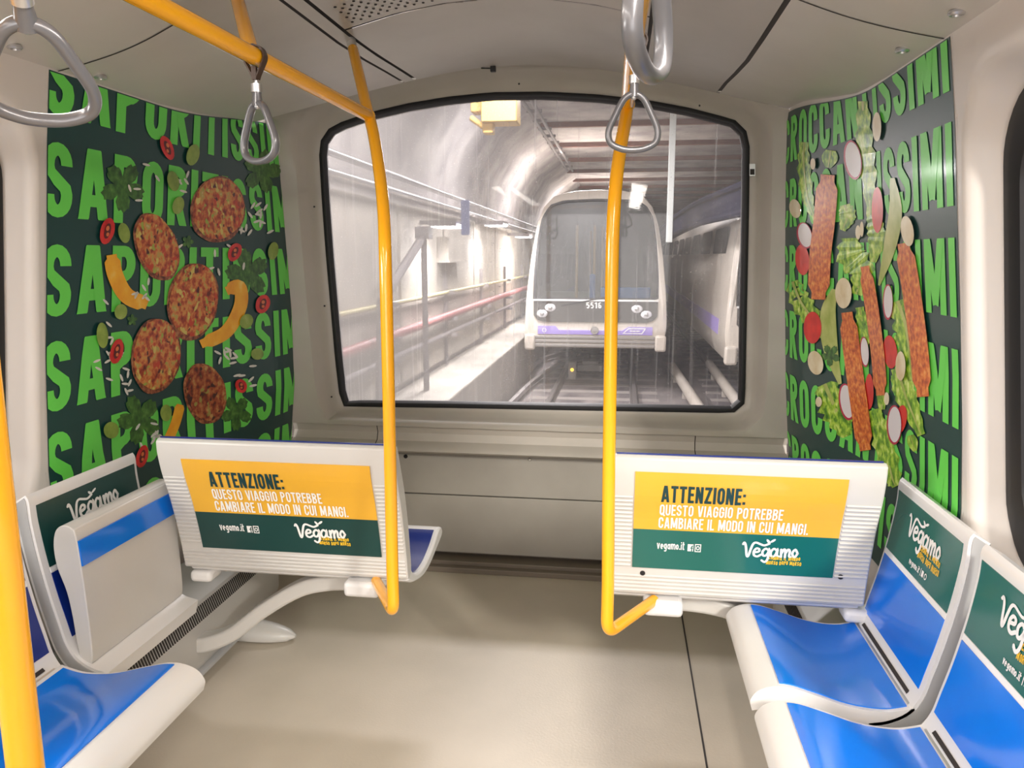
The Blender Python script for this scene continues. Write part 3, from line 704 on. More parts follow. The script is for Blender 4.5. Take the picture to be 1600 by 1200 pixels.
def spec_right(put, strip):
    def lettuce(pts, w, nm='lettuce_leaf'):
        R = random.Random(int(pts[0][0])); ph = R.uniform(0, 6)
        strip(nm, pts, lambda k: w * (.35 + .65 * math.sin(PI * min(1, k * .9 + .12))) * (1 + .22 * math.sin(k * 38 + ph)), P_lett, .004)
        strip('lettuce_rib', pts, lambda k: w * .14 * (1 - k * .6), P_avo, .0045)
    lettuce([(1350, 158), (1353, 220), (1360, 280), (1362, 345)], 26)
    lettuce([(1258, 222), (1258, 262), (1264, 310), (1276, 345)], 20); lettuce([(1322, 320), (1326, 338), (1318, 360)], 26); lettuce([(1330, 372), (1332, 400), (1348, 425), (1340, 460)], 44); lettuce([(1365, 335), (1372, 370), (1366, 410)], 28)
    lettuce([(1240, 440), (1252, 470), (1272, 500), (1284, 528)], 32); lettuce([(1405, 470), (1418, 510), (1424, 555), (1428, 595)], 40); lettuce([(1405, 575), (1418, 620), (1442, 680)], 34); lettuce([(1290, 600), (1308, 640), (1325, 682)], 48)
    lettuce([(1368, 640), (1382, 690), (1396, 745), (1402, 760)], 32); lettuce([(1345, 480), (1352, 520), (1350, 560)], 20); lettuce([(1300, 235), (1296, 262)], 22); lettuce([(1380, 640), (1378, 590)], 18); lettuce([(1425, 680), (1432, 705)], 14)
    strip('avocado_slice', [(1397, 278), (1402, 330), (1392, 390), (1376, 446)], lambda k: 20 * math.sin(PI * min(1, .08 + k * .9)) + 2, P_avo, .005); strip('avocado_slice', [(1306, 452), (1296, 490), (1300, 545), (1315, 600)], lambda k: 24 * math.sin(PI * min(1, .08 + k * .88)) + 2, P_avo, .005)
    put('coriander_leaf', leaf(1300, 555, 15, .4), P_leaf, .006)
    for x, y, rx, ry, ro in ((1374, 328, 9, 36, 0), (1256, 406, 11, 24, -5), (1272, 512, 14, 25, 0), (1394, 550, 11, 26, -5), (1361, 612, 7, 28, 0), (1411, 655, 9, 22, 8)):
        put('tomato_piece', ell(x, y, rx, ry, ro), P_tom, .006)
    for x, y, rx, ry, ro in ((1336, 250, 14, 31, -8), (1260, 368, 12, 21, -12), (1391, 472, 8, 28, 0), (1354, 550, 7, 24, -4), (1326, 628, 12, 29, -8), (1401, 664, 12, 31, 0)):
        put('radish_slice', ell(x, y, rx, ry, ro), P_rim, .007, 'radish slice skin'); put('radish_flesh', ell(x + 1, y - .5, rx * .86, ry * .90, ro), P_rad, .0078)
    for pts, w in (([(1297, 273), (1292, 340), (1285, 400), (1282, 468)], 34), ([(1355, 416), (1366, 480), (1376, 560), (1380, 618)], 21), ([(1416, 380), (1428, 450), (1440, 540), (1447, 620)], 29), ([(1327, 488), (1336, 560), (1347, 640), (1356, 704)], 27)):
        strip('fried_stick', pts, w, P_stick, .008)
    for x, y, rx, ry, ro in ((1375, 198, 7, 23, 0), (1246, 326, 9, 15, -12), (1322, 458, 13, 24, 0), (1423, 361, 10, 24, -8), (1278, 567, 12, 19, -12), (1412, 572, 8, 23, 0), (1283, 628, 5, 8, 0), (1345, 363, 4, 11, 0), (1351, 358, 3, 12, 0), (1390, 623, 4, 10, 0), (1274, 256, 4, 9, 0)):
        put('white_bean', ell(x, y, rx, ry, ro, 20), P_wbean, .009)
POST = [None]
def row_z(side, x, pairs): return [(wall_from_px(side, x, a)[1], wall_from_px(side, x, b)[1]) for a, b in pairs]
rowsL = row_z(-1, 92, [(62, 181), (223, 340), (382, 494), (532, 641), (674, 783), (815, 915)])
rowsR = row_z(1, 1495, [(2, 137), (187, 321), (371, 496), (546, 669), (714, 834), (878, 990)])
def spec_l(put, strip): spec_left(put, strip)
yl1 = wall_from_px(-1, 447, 420)[0]; yr1 = 3.56
# the left sheet first (its rice goes under the same root)
_orig = empty
def poster_left():
    global empty
    def e2(n, l):
        o = _orig(n, l); POST[0] = o; return o
    empty = e2
    r = poster(-1, 'SAPORITISSIMI', rowsL, (1.965, 3.60), 'green wall poster printed with round patties, chili and peppers over large lettering', spec_left); empty = _orig; return r
poster_left()
poster(1, 'IMISSITNACCORC'[::-1][::-1] if False else 'CROCCANTISSIMI', rowsR, (3.50, 2.0), 'green wall poster printed with fried sticks, lettuce and radish over large lettering', spec_right)

# ------------------------------------------------------------------ seats along the side walls
BACKF = [(.045, .878), (.053, .86), (.056, .80), (.070, .70), (.090, .60), (.110, .52), (.125, .465), (.150, .425), (.190, .40), (.235, .388)]
def smooth2(pts, n=5): return [(p.x, p.y) for p in catmull([(a, b, 0) for a, b in pts], n)]
BACKC = smooth2(BACKF)
SEATF = smooth2([(.135, .436), (.2, .421), (.28, .427), (.36, .450), (.42, .466), (.46, .466), (.495, .452), (.513, .425), (.508, .398)])
def offs2(curve, d):
    out = []
    for i, p in enumerate(curve):
        a, b = curve[max(0, i - 1)], curve[min(len(curve) - 1, i + 1)]; tx, tz = b[0] - a[0], b[1] - a[1]; l = math.hypot(tx, tz) or 1
        out.append((p[0] - d * tz / l * -1 * -1, p[1] + d * tx / l)) if False else out.append((p[0] + d * (-tz) / l, p[1] + d * tx / l))
    return out
def curve_at(curve, key, idx=1):
    # index parameter where z (idx=1) or d (idx=0) crosses key
    for i in range(len(curve) - 1):
        a, b = curve[i][idx], curve[i + 1][idx]
        if (a - key) * (b - key) <= 0 and a != b: return i + (key - a) / (b - a)
    return 0
def curve_pt(curve, t):
    i = max(0, min(len(curve) - 2, int(t))); f = t - i; a, b = curve[i], curve[i + 1]
    return (a[0] + (b[0] - a[0]) * f, a[1] + (b[1] - a[1]) * f)
def shell(curve, th, y0, y1, P, name, m, root, bev=.006):
    back = offs2(curve, th); poly = curve + back[::-1]
    b = MB(); b.prism(poly, lambda p: P(p[0], y0, p[1]), lambda p: P(p[0], y1, p[1])); return b.build(name, m, root, bevel=bev)
def skin(curve, t0, t1, y0, y1, off, P, name, m, root, n=20, label=None, lift=0):
    c2 = offs2(curve, off); pts = [curve_pt(c2, t0 + (t1 - t0) * k / n) for k in range(n + 1)]; lowr = [curve_pt(curve, t0 + (t1 - t0) * k / n) for k in range(n + 1)]
    b = MB(); b.prism(pts + lowr[::-1], lambda p: P(p[0], y0, p[1]), lambda p: P(p[0], y1, p[1])); return b.build(name, m, root, label=label)
def wall_seat(side, y0, label, folded=False, group=None):
    XW = .85 if side > 0 else -1.585; SE = [(x * (1.0 if side > 0 else 1.07), z) for x, z in SEATF]
    P = lambda d, y, z: Vector((XW - side * d, y, z))
    yc = (y0 + W_SEAT / 2); root = empty('passenger_seat', (XW, yc, .38)); tag(root, label, 'seat', group)
    a, b = y0 + .004, y0 + W_SEAT - .004
    shell(BACKC, -.046 if False else -.046, a, b, P, 'backrest', M_white, root)
    c = MB(); inner = offs2(BACKC, -.008); outer_ = offs2(BACKC, -.038)
    c.prism(inner[1:-1] + outer_[1:-1][::-1], lambda p: P(p[0], a - .002, p[1]), lambda p: P(p[0], a + .01, p[1])); c.build('side_shade', M_greyshell, root, label='grey strip for the shaded side')  # grey strip paints in the shade of the side face
    ta, tb, tc_ = curve_at(BACKC, .845), curve_at(BACKC, .672), curve_at(BACKC, .475)
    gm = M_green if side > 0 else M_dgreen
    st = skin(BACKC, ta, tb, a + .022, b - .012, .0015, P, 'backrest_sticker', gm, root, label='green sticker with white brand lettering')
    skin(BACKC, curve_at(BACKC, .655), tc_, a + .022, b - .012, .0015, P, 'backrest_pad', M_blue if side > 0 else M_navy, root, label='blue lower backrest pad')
    c3 = offs2(BACKC, .0028)
    ya, yb = (b - .012, a + .022) if side > 0 else (a + .022, b - .012)
    def fn(u, v):   # u 0..2.4 across, v 0 (bottom)..1 (top)
        return (lambda q: P(q[0], ya + (yb - ya) * u / 2.4, q[1]))(curve_pt(c3, tb + (ta - tb) * v))
    wl = Art(); gl = Art(); put_logo(wl, gl, .62, .42, 1.25, .42, slant=0)
    wl.build('brand_logo', fn, M_wink, st, 'white script brand lettering'); wl = Art(); put_text(wl, 'vegamo.it', .95, .10, .085, T=.16, gap=.08, width=.40); wl.stroke([(1.40, .09), (1.40, .19)], .012); wl.poly([(1.44, .1), (1.51, .1), (1.51, .18), (1.44, .18)]); wl.stroke(arc(1.58, .14, .035, .035, 0, 360, 10), .015)
    wl.build('web_address', fn, M_wink, st, 'small white web address'); gl.build('gold_lettering', fn, M_goldink, st, 'yellow hand drawn lettering')
    ln = skin(BACKC, curve_at(BACKC, .670), curve_at(BACKC, .657), a + .022, b - .012, .0013, P, 'sticker_band', M_wink, root, label='thin white band with tiny print')
    # slotted aluminium strip between back and pan
    s = MB(); s.prism([(.118, .452), (.145, .424), (.139, .418), (.110, .446)], lambda p: P(p[0] + .004, a + .02, p[1] + .004), lambda p: P(p[0] + .004, b - .02, p[1] + .004)); s.build('hinge_strip', M_metal, root)
    s = MB(); s.prism([(.126, .448), (.133, .441), (.131, .438), (.124, .445)], lambda p: P(p[0] + .006, a + .05, p[1] + .006), lambda p: P(p[0] + .006, b - .05, p[1] + .006)); s.build('hinge_slot', M_dark, root)
    if not folded:
        shell(SE, -.04, a, b, P, 'seat_pan', M_white, root, .01)
        skin(SE, 1, curve_at(SE[:32], .445 if side > 0 else .475, 0), a + .012, b - .012, .003, P, 'seat_pad', M_blue, root, 30, label='glossy blue seat pad')
        s = MB()
        for yy in (a + .1, b - .1): s.box(P(.20, yy, .36), (.26, .03, .06))
        s.build('seat_bracket', M_greyshell, root, bevel=.01)
    else:
        F = smooth2([(.183, .405), (.187, .45), (.183, .60), (.172, .765), (.161, .79), (.138, .797), (.114, .782), (.103, .74), (.107, .68), (.128, .61), (.138, .54), (.143, .47), (.150, .412)], 4)
        s = MB(); s.prism(F, lambda p: P(p[0], a + .01, p[1]), lambda p: P(p[0], b - .004, p[1])); s.build('seat_pan', M_bench, root, bevel=.006, label='folded up cream seat pan')
        q = [(.1735 + .0035, .755), (.1785 + .0035, .685)]
        s = MB(); s.prism([(q[0][0] + .0015, q[0][1]), (q[1][0] + .0015, q[1][1]), (q[1][0] - .003, q[1][1]), (q[0][0] - .003, q[0][1])], lambda p: P(p[0], a + .012, p[1]), lambda p: P(p[0], b - .012, p[1])); s.build('seat_stripe', M_blue, root, label='blue band along the top of the folded pan')
        s = MB(); s.prism([(.096, .73), (.104, .72), (.126, .60), (.112, .6)], lambda p: P(p[0], a + .03, p[1]), lambda p: P(p[0], b - .03, p[1])); s.build('seat_pad', M_navy, root, label='blue pad on the hidden side of the pan')
    return root
W_SEAT = .462
wall_seat(1, 1.792, 'blue and white seat beside the fried stick poster, farther of the right wall pair')
wall_seat(1, 1.276, 'blue and white seat nearest the camera on the right wall')
wall_seat(-1, 1.742, 'folded up seat under the patty poster, cream pan showing a blue band', folded=True)
wall_seat(-1, 1.235, 'lowered blue seat on the left wall behind the near yellow pole')

# ------------------------------------------------------------------ heater plinths
def plinth(side, label):
    XW = .85 if side > 0 else -1.66
    P = lambda d, y, z: Vector((XW - side * d, y, z))
    root = empty('heater_plinth', P(.1, 1.5, 0)); tag(root, label, 'plinth')
    prof = [(.06, .37), (.07, .37), (.195, .305), (.212, .297), (.236, .232), (.230, .10), (.19, .0), (.06, .0)]
    b = MB(); b.prism(prof, lambda p: P(p[0], -1, p[1]), lambda p: P(p[0], 2.95, p[1])); b.build('plinth_body', mat('plinth_grey', (.47, .455, .43), .45), root, bevel=.004)
    b = MB(); Y = .9
    while Y < 2.93:
        b.box(P(.2246, Y, .2645), (.004, .0055, .050), Matrix.Rotation(side * math.radians(20), 3, 'Y')); Y += .0125
    b.build('grille', M_dark, root, smooth=False, label='row of dark slots')
    b = MB(); b.box(P(.20, 1.0, .055), (.08, 3.9, .012)); b.build('plinth_trim', M_greyshell, root)
    return root
plinth(-1, 'long grey heater plinth with slotted grille under the left wall seats')
plinth(1, 'long grey heater plinth under the right wall seats')

# ------------------------------------------------------------------ forward facing double benches
REAR = smooth2([(2.058, .948), (2.062, .905), (2.082, .84), (2.115, .77), (2.145, .69), (2.170, .61), (2.187, .54), (2.194, .505)], 6)
_u = [(a, b) for a, b in REAR]; REAR = [(2.194 - (2.194 - a) * .78, b) for a, b in _u]
FRONT = smooth2([(2.215, .498), (2.238, .52), (2.230, .60), (2.211, .70), (2.183, .80), (2.148, .885), (2.122, .945), (2.103, .957)], 4)
PAN = smooth2([(2.245, .535), (2.275, .495), (2.35, .464), (2.45, .460), (2.55, .480), (2.61, .503), (2.655, .510), (2.685, .494), (2.678, .468), (2.6, .448), (2.5, .428), (2.4, .428), (2.28, .458), (2.215, .49)], 4)
def rear_z_from_px(px, py):
    Y = 2.1
    for _ in range(20):
        p = at_y(px, py, Y); Y = curve_pt(REAR, curve_at(REAR, max(.51, min(.94, p.z))))[0]
    return p.x, p.z
def bench(X0, X1, quad, label, sgn, lettered_gold, sgreen):
    root = empty('double_bench', ((X0 + X1) / 2, 2.2, .42)); tag(root, label, 'bench')
    b = MB(); b.prism(REAR + FRONT, lambda p: Vector((X0, p[0], p[1])), lambda p: Vector((X1, p[0], p[1]))); b.build('backrest', M_bench, root, bevel=.007)
    b = MB(); b.prism(PAN, lambda p: Vector((X0 + .005, p[0], p[1])), lambda p: Vector((X1 - .005, p[0], p[1]))); b.build('seat_pan', M_white, root, bevel=.01)
    b = MB(); fr = [q for q in FRONT[3:-3]]; fo = offs2(fr, -.004)
    for k in (0, 1):
        a = X0 + .012 + k * (X1 - X0) / 2; c = a + (X1 - X0) / 2 - .024
        b.prism(fr + fo[::-1], lambda p: Vector((a, p[0], p[1])), lambda p: Vector((c, p[0], p[1])))
    b.build('backrest_pad', M_navy, root, label='blue pad on the far side of the backrest')
    b = MB(); b.box(((X0 + X1) / 2, 2.104, .9585), (X1 - X0 - .02, .008, .003)); b.build('piping', M_navy, root, label='thin blue line along the top edge')
    b = MB(); tp = [q for q in PAN[:22]]; to = offs2(tp, .004)
    for k in (0, 1):
        a = X0 + .022 + k * (X1 - X0) / 2; c = a + (X1 - X0) / 2 - .044
        b.prism(tp + to[::-1], lambda p: Vector((a, p[0], p[1])), lambda p: Vector((c, p[0], p[1])))
    b.build('seat_pad', M_navy, root, label='glossy dark blue seat pads')
    # ribbing on the rear of the shell
    c = [rear_z_from_px(*q) for q in quad]   # TL TR BR BL
    sx0, sx1 = (c[0][0] + c[3][0]) / 2, (c[1][0] + c[2][0]) / 2; sz1, sz0 = (c[0][1] + c[1][1]) / 2, (c[2][1] + c[3][1]) / 2
    b = MB()
    def rib(xa, xb, z):
        q = curve_pt(REAR, curve_at(REAR, z)); b.box(((xa + xb) / 2, q[0] - .0005, q[1]), (xb - xa, .006, .0065))
    for k in range(18):
        z = .83 - k * .0135
        rib(X0 + .004, sx0 - .004, z); rib(sx1 + .004, X1 - .004, z)
    for k in range(5): rib(X0 + .004, X1 - .004, .566 - k * .0125)
    b.build('ribbing', M_bench, root, bevel=.0022, bseg=2)
    def surf(off):
        cc = offs2(REAR, off)
        def fn(u, v):  # u 0..1 , v 0..1 from the top
            z = sz1 + (sz0 - sz1) * v; q = curve_pt(cc, curve_at(REAR, z)); return Vector((sx0 + (sx1 - sx0) * u, q[0], q[1]))
        return fn
    def plate(nm, v0, v1, m_, lab):
        fn = surf(-.0035); fb = surf(-.0005); bb = MB(); n = 10
        bb.loops([[fn(0, v0 + (v1 - v0) * k / n), fn(1, v0 + (v1 - v0) * k / n), fb(1, v0 + (v1 - v0) * k / n), fb(0, v0 + (v1 - v0) * k / n)] for k in range(n + 1)], cap0=True, cap1=True)
        return bb.build(nm, m_, root, smooth=False, label=lab)
    up = plate('notice_sticker', 0, .585, M_gold, 'yellow upper sticker with the notice text'); lo = plate('brand_sticker', .585, 1, sgreen, 'dark green lower sticker with brand name')
    tf = surf(-.0045)
    fn = lambda u, v: tf(u / 2.17, 1 - v)
    A = Art(); put_text(A, 'ATTENZIONE:', .285, .715, .165, T=.165, gap=.085, width=.875, seg=.3); A.build('headline', fn, M_ink, up, 'heavy dark capitals')
    A = Art(); put_text(A, 'QUESTO VIAGGIO POTREBBE', .275, .575, .115, T=.145, gap=.085, width=1.29, seg=.3)
    put_text(A, 'CAMBIARE IL MODO IN CUI MANGI.', .27, .437, .115, T=.145, gap=.085, width=1.575, seg=.3); A.build('body_text', fn, M_wink, up, 'white capitals')
    A = Art(); g = Art()
    put_text(A, 'vegamo.it', .265, .215, .085, T=.15, gap=.08, width=.30)
    A.poly([(.60, .205), (.662, .205), (.662, .28), (.60, .28)])
    for pts in ([(.682, .205), (.74, .205), (.74, .28), (.682, .28), (.682, .205)], arc(.711, .2425, .015, .018, 0, 360, 12)): A.stroke(pts, .009)
    A.build('web_address', fn, M_wink, lo, 'small white web address with two icons'); A = Art()
    put_logo(A, g, 1.19, .185, .60, .20, slant=.015)
    A.build('brand_logo', fn, M_wink, lo, 'white script brand name'); g.build('gold_lettering', fn, M_goldink, lo, 'small yellow hand drawn lettering')
    d = Art(); d.stroke([(.645, .207), (.645, .258), (.658, .266)], .011); d.stroke([(.628, .242), (.658, .242)], .009); d.build('icon_letter', surf_f(surf(-.0052)), sgreen, lo)
    if sgn > 0:
        for px, py in ((1004, 895), (1313, 901)):
            x, z = rear_z_from_px(px, py); q = curve_pt(REAR, curve_at(REAR, z)); bb = MB(); bb.tube([(x, q[0] + .002, z), (x, q[0] - .003, z)], .0075, 14); bb.build('screw_cap', M_black, root)
    # brackets and the curved cantilever arm
    Xm = (lambda x: x) if sgn < 0 else (lambda x: -.64 - x)
    b = MB(); b.box((Xm(-.785), 2.225, .468), (.115, .11, .05)); b.build('mounting_block', M_white, root, bevel=.014, bseg=3)
    b = MB(); b.box((Xm(-1.345), 2.25, .462), (.075, .08, .04)); b.build('mounting_block', M_white, root, bevel=.014, bseg=3)
    path = catmull([(Xm(x), 2.33, z) for x, z in ((-1.47, .165), (-1.40, .170), (-1.30, .215), (-1.18, .310), (-1.05, .392), (-.94, .425), (-.82, .437))], 6)
    b = MB(); lp = []
    for i, p in enumerate(path):
        t = (path[min(i + 1, len(path) - 1)] - path[max(i - 1, 0)]).normalized(); n = Vector((-t.z, 0, t.x)); w = .030 - .006 * math.sin(PI * i / len(path))
        lp.append([p + n * (w * sy_) + Vector((0, .035 * sx_, 0)) for sx_, sy_ in ((-1, -1), (1, -1), (1, 1), (-1, 1))])
    b.loops(lp, cap0=True, cap1=True); b.build('support_arm', M_bench, root, bevel=.012, bseg=3, label='curved cream cantilever arm')
    return root
def surf_f(sf): return lambda u, v: sf(u / 2.17, 1 - v)
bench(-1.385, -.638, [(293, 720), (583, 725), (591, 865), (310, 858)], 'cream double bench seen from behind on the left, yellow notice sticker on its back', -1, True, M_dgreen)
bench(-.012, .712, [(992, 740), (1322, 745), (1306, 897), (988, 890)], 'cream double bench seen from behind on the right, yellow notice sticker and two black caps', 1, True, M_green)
# pointed foot cover on the floor under the left arm
b = MB(); c0 = at_z(378, 985, .03); c1 = at_z(462, 993, .02); lp = []
for k in range(9):
    t = k / 8; p = c0.lerp(c1, t); r = .055 * math.sqrt(max(.02, 1 - t ** 2.2)); lp.append([Vector((p.x, p.y + r * 1.1 * math.cos(a), max(.002, .035 * (1 - t * .5) + r * .8 * math.sin(a)))) for a in [2 * PI * j / 14 for j in range(14)]])
b.loops(lp, cap0=True, cap1=True); o = b.build('pointed_cover', M_bench); tag(o, 'pale pointed cover lying on the floor beneath the left curved arm', 'cover')

# ------------------------------------------------------------------ yellow handrails
def polepath(pts, bend, end, r=.028):
    p = [at_y(*q) for q in pts]; main = catmull(p, 5); return main[:-1] + fillet([main[-1], at_y(*bend), at_y(*end)], .045, 8)
def handrail(label, jp, rail_far, pole, bend, end, ceil_px, upright=None):
    J = at_z(jp[0], jp[1], 1.9); root = empty('grab_rail', J); tag(root, label, 'handrail')
    b = MB(); dirv = (at_z(*rail_far, 1.9) - J); dirv.normalize(); far = J + dirv * 4.2
    b.tube([J + dirv * .004, far], .0175, 20); b.build('overhead_rail', M_yellow, root)
    b = MB(); b.tube(polepath(pole, bend, end), .0168, 20); b.build('pole', M_yellow, root)
    top = at_z(*ceil_px, 2.16); 
    for _ in range(8): top = at_z(*ceil_px, ceil_z(top.x, top.y) + .01)
    b = MB(); b.tube([J, J.lerp(top, .86)], .0168, 20); b.build('ceiling_post', M_yellow, root)
    b = MB(); b.tube([J.lerp(top, .84), top], .0155, 20); b.build('post_sleeve', M_ceil, root, label='beige sleeve at the ceiling')
    b = MB(); b.sphere(J, .0195, 18, 12); b.build('joint', M_yellow, root)
    if upright:
        q = at_z(upright[0], upright[1], 1.9); u = at_z(upright[2], upright[3], 2.16); b = MB(); b.tube([q, u], .0165, 20); b.build('ceiling_post', M_yellow, root)
    return root, J, dirv
lr, LJ, LD = handrail('yellow grab rail and bent pole standing at the left bench', (576, 181), (230, 0), [(576, 178, 2.25), (584, 212, 2.2), (592, 262, 2.12), (599, 325, 2.03), (602, 400, 1.96), (606, 560, 1.95), (610, 740, 1.95), (613, 890, 1.95)], (615, 958, 1.955), (588, 908, 2.20), (548, 62), (394, 88, 366, -20))
rr_, RJ, RD = handrail('yellow grab rail and bent pole standing at the right bench', (981, 163), (998, 0), [(981, 160, 2.19), (977, 190, 2.13), (970, 228, 2.05), (962, 290, 1.98), (957, 380, 1.95), (954, 560, 1.95), (951, 760, 1.95), (950, 910, 1.95)], (948, 990, 1.955), (1022, 938, 2.20), (993, 40))
C0 = Vector((0, 0, H))
q = C0 + ray(37, 1173) * (.81 / 1200)
b = MB(); b.tube([(q.x, q.y, .33), (q.x, q.y, 1.92)], .0175, 24); root = empty('grab_pole', (q.x, q.y, .33)); tag(root, 'thick vertical yellow pole close to the camera at the left edge', 'pole')
b.build('pole', M_yellow, root); b = MB(); b.tube([(q.x, q.y, .32), (q.x, q.y, .62)], .0186, 24); b.build('pole_sleeve', M_yellow, root)
b = MB(); b.tube([(q.x, q.y, 1.9), (LJ.x + LD.x * ((q.y - LJ.y) / LD.y), q.y, 1.9)], .0165, 16); b.build('top_branch', M_yellow, root)
# cross rail out of frame that carries the nearest strap
n1 = C0 + ray(36, 10) * (.70 / 1200)
b = MB(); b.tube([(LJ.x, n1.y, 1.9), (RJ.x + .02, n1.y, 1.9)], .0165, 16); b.build('cross_rail', M_yellow, lr)

def strap_handle(top, rail_z, label, rot, lean=0, scale=1.0, thick=1.0):  # lean: bottom swings forward
    """top = point where the grey ring begins; hangs from rail directly above"""
    root = empty('strap_handle', top); tag(root, label, 'strap handle', 'hanging strap handles' if False else None)
    R = Matrix.Rotation(rot, 3, 'Z') @ Matrix.Rotation(lean, 3, 'X'); T = lambda x, y, z: Vector(top) + R @ Vector((x * scale, y * scale, z * scale))
    ring = catmull([(0, 0, -.016), (.020, 0, -.026), (.036, 0, -.055), (.050, 0, -.088), (.046, 0, -.112), (.024, 0, -.124), (0, 0, -.127), (-.024, 0, -.124), (-.046, 0, -.112), (-.050, 0, -.088), (-.036, 0, -.055), (-.020, 0, -.026)], 6, closed=True)
    b = MB(); n = len(ring); lp = []
    for i, p in enumerate(ring):
        t = (ring[(i + 1) % n] - ring[i - 1]).normalized(); nn = Vector((-t.z, 0, t.x))
        lp.append([T(*(p + nn * (.0068 * math.cos(a)) + Vector((0, .0085 * thick * math.sin(a), 0)))) for a in [2 * PI * k / 12 for k in range(12)]])
    b.loops(lp + [lp[0]]); b.build('grip_ring', M_handle, root)
    b = MB(); b.loops([[T(rx * math.cos(a), rx * .9 * math.sin(a), z) for a in [2 * PI * k / 14 for k in range(14)]] for rx, z in ((.012, -.022), (.0105, -.012), (.009, 0), (.009, .006))], cap0=True, cap1=True); b.build('ring_neck', M_handle, root)
    b = MB(); b.tube([T(0, 0, .004), T(0, 0, .020)], .0105 * scale, 16); b.tube([T(0, 0, .018), T(0, 0, .034)], .004 * scale, 10); b.sphere(T(0, 0, -.022), .0065 * scale, 10, 8); b.build('swivel', M_metal, root, label='bright steel swivel')
    zt = rail_z; h = zt - top[2]; tp = Vector(top); c = Vector((top[0], top[1], zt)); b = MB()
    # leather loop: wraps over the rail in the plane across the rail
    for s_ in (-1, 1):
        pts = [tp + Vector((.003 * s_, 0, .030))] + [tp + Vector((.007 * s_, 0, max(.04, h * .45)))] + [c + Vector((.0215 * s_, 0, -.006))] + [c + Vector((.0215 * math.cos(a) * s_, 0, .0215 * math.sin(a))) for a in (.4, .9, 1.57)]
        b.ribbon(catmull(pts, 4), .018, .003, (0, 1, 0))
    b.ribbon([tp + Vector((0, -.006, .028)), tp + Vector((0, -.006, .028 + .35 * h))], .010, .008, (1, 0, 0))
    b.build('strap', M_leather, root, label='dark brown leather strap'); return root
def rail_point(J, D, px):   # point on rail whose image column is px
    lo, hi = 0, 3.5
    def col(t):
        P = J + D * t - C0; x = P.x * _cy + P.y * _sy; z = -(P.x * _sy * _ct - P.y * _cy * _ct + P.z * _st); return 800 + 1200 * x / z
    best = min((abs(col(t / 200) - px), t / 200) for t in range(int(lo * 200), int(hi * 200)) if (J + D * (t / 200)).y > .4)
    return J + D * best[1]
rp = rail_point(LJ, LD, 399); t1 = at_y(401, 148, rp.y); strap_handle((rp.x, rp.y, t1.z), 1.9, 'grey triangular strap handle hanging from the left rail in front of the patty poster', math.radians(-28), scale=1.04)
Y3 = 1.55; rp = RJ + RD * ((Y3 - RJ.y) / RD.y); t3 = at_y(991, 134, Y3); strap_handle((t3.x, Y3, t3.z), 1.9, 'grey triangular strap handle hanging over the front window beside the right pole', math.radians(4), scale=.93)
strap_handle(tuple(n1), 1.9, 'large grey strap handle close to the camera in the upper left corner', math.radians(32), lean=math.radians(44), scale=.95)
n2 = C0 + ray(1012, 116) * (.66 / 1200); strap_handle((n2.x, n2.y, n2.z + .135), 1.9, 'grey strap handle seen edge on at the top near the right rail', math.radians(74), scale=1.06)

# ------------------------------------------------------------------ tunnel outside the front window
M_conc = mat('tunnel_concrete', (.55, .52, .50), .8, noise=((.26, .24, .25), 1.6, .9))
M_concL = mat('tunnel_wall_panels', (.50, .46, .40), .7, noise=((.28, .26, .23), 1.5, .7))
M_ballast = mat('track_bed', (.10, .085, .09), .85, noise=((.26, .23, .22), 2.5, .9, (1, .35, 1)), bump=.3, bscale=18)
M_rail = mat('rail_steel', (.36, .33, .32), .35, metal=.7)
M_rust = mat('rusty_steel', (.20, .09, .07), .7)
M_pipe_red = mat('red_pipe_paint', (.34, .11, .11), .5); M_pipe_y = mat('yellow_pipe_paint', (.50, .45, .22), .5); M_pipe_g = mat('grey_pipe', (.22, .20, .20), .6)
M_train = mat('train_cream_paint', (.72, .66, .58), .3, coat=.3, noise=((.55, .49, .42), 1.5, .6))
M_tdark = mat('train_dark_panel', (.06, .055, .05), .35, coat=.3)
M_lilac = mat('train_lilac', (.36, .28, .66), .4); M_bump = mat('train_bumper_grey', (.30, .28, .26), .5)
M_tglass = glass_mat('train_glass', (.36, .42, .36), .01, .05, False, (.5, .52, .5), .35)
M_lens = mat('lamp_lens', (.75, .75, .78), .1, coat=1)
M_lamp = emis('tunnel_lamp_glow', (1, .97, .95), 22)
M_yb = mat('yellow_equipment', (.72, .47, .14), .5)
m = MB(); m.box((1.5, 24, -1.05), (14, 44, .1)); o = m.build('ground', M_ballast, smooth=False); struct(o, 'dark track bed of the tunnel', 'track bed')
m = MB(); m.box((-2.35, 24, -.58), (.9, 41, .96)); o = m.build('walkway', M_concL, smooth=False, bevel=.02); struct(o, 'pale raised walkway along the left tunnel wall', 'walkway')
m = MB(); m.grid(lambda y, k: Vector((*[(-2.66, -1), (-2.62, .6), (-2.60, 2.2), (-2.45, 2.9), (-2.1, 3.5), (-1.5, 3.92)][k], 0)).xzy + Vector((0, y, 0)) if False else Vector(([-2.66, -2.62, -2.60, -2.45, -2.1, -1.5][k], y, [-1, .6, 2.2, 2.9, 3.5, 3.92][k])), [3.4 + 42 * i / 20 for i in range(21)], range(6))
o = m.build('wall_tunnel_left', M_conc); struct(o, 'grey left wall and haunch of the tunnel', 'tunnel wall')
m = MB(); m.box((2.4, 24, 4.0), (8.2, 44, .16)); o = m.build('ceiling_tunnel', M_conc, smooth=False); struct(o, 'concrete ceiling of the tunnel', 'tunnel ceiling')
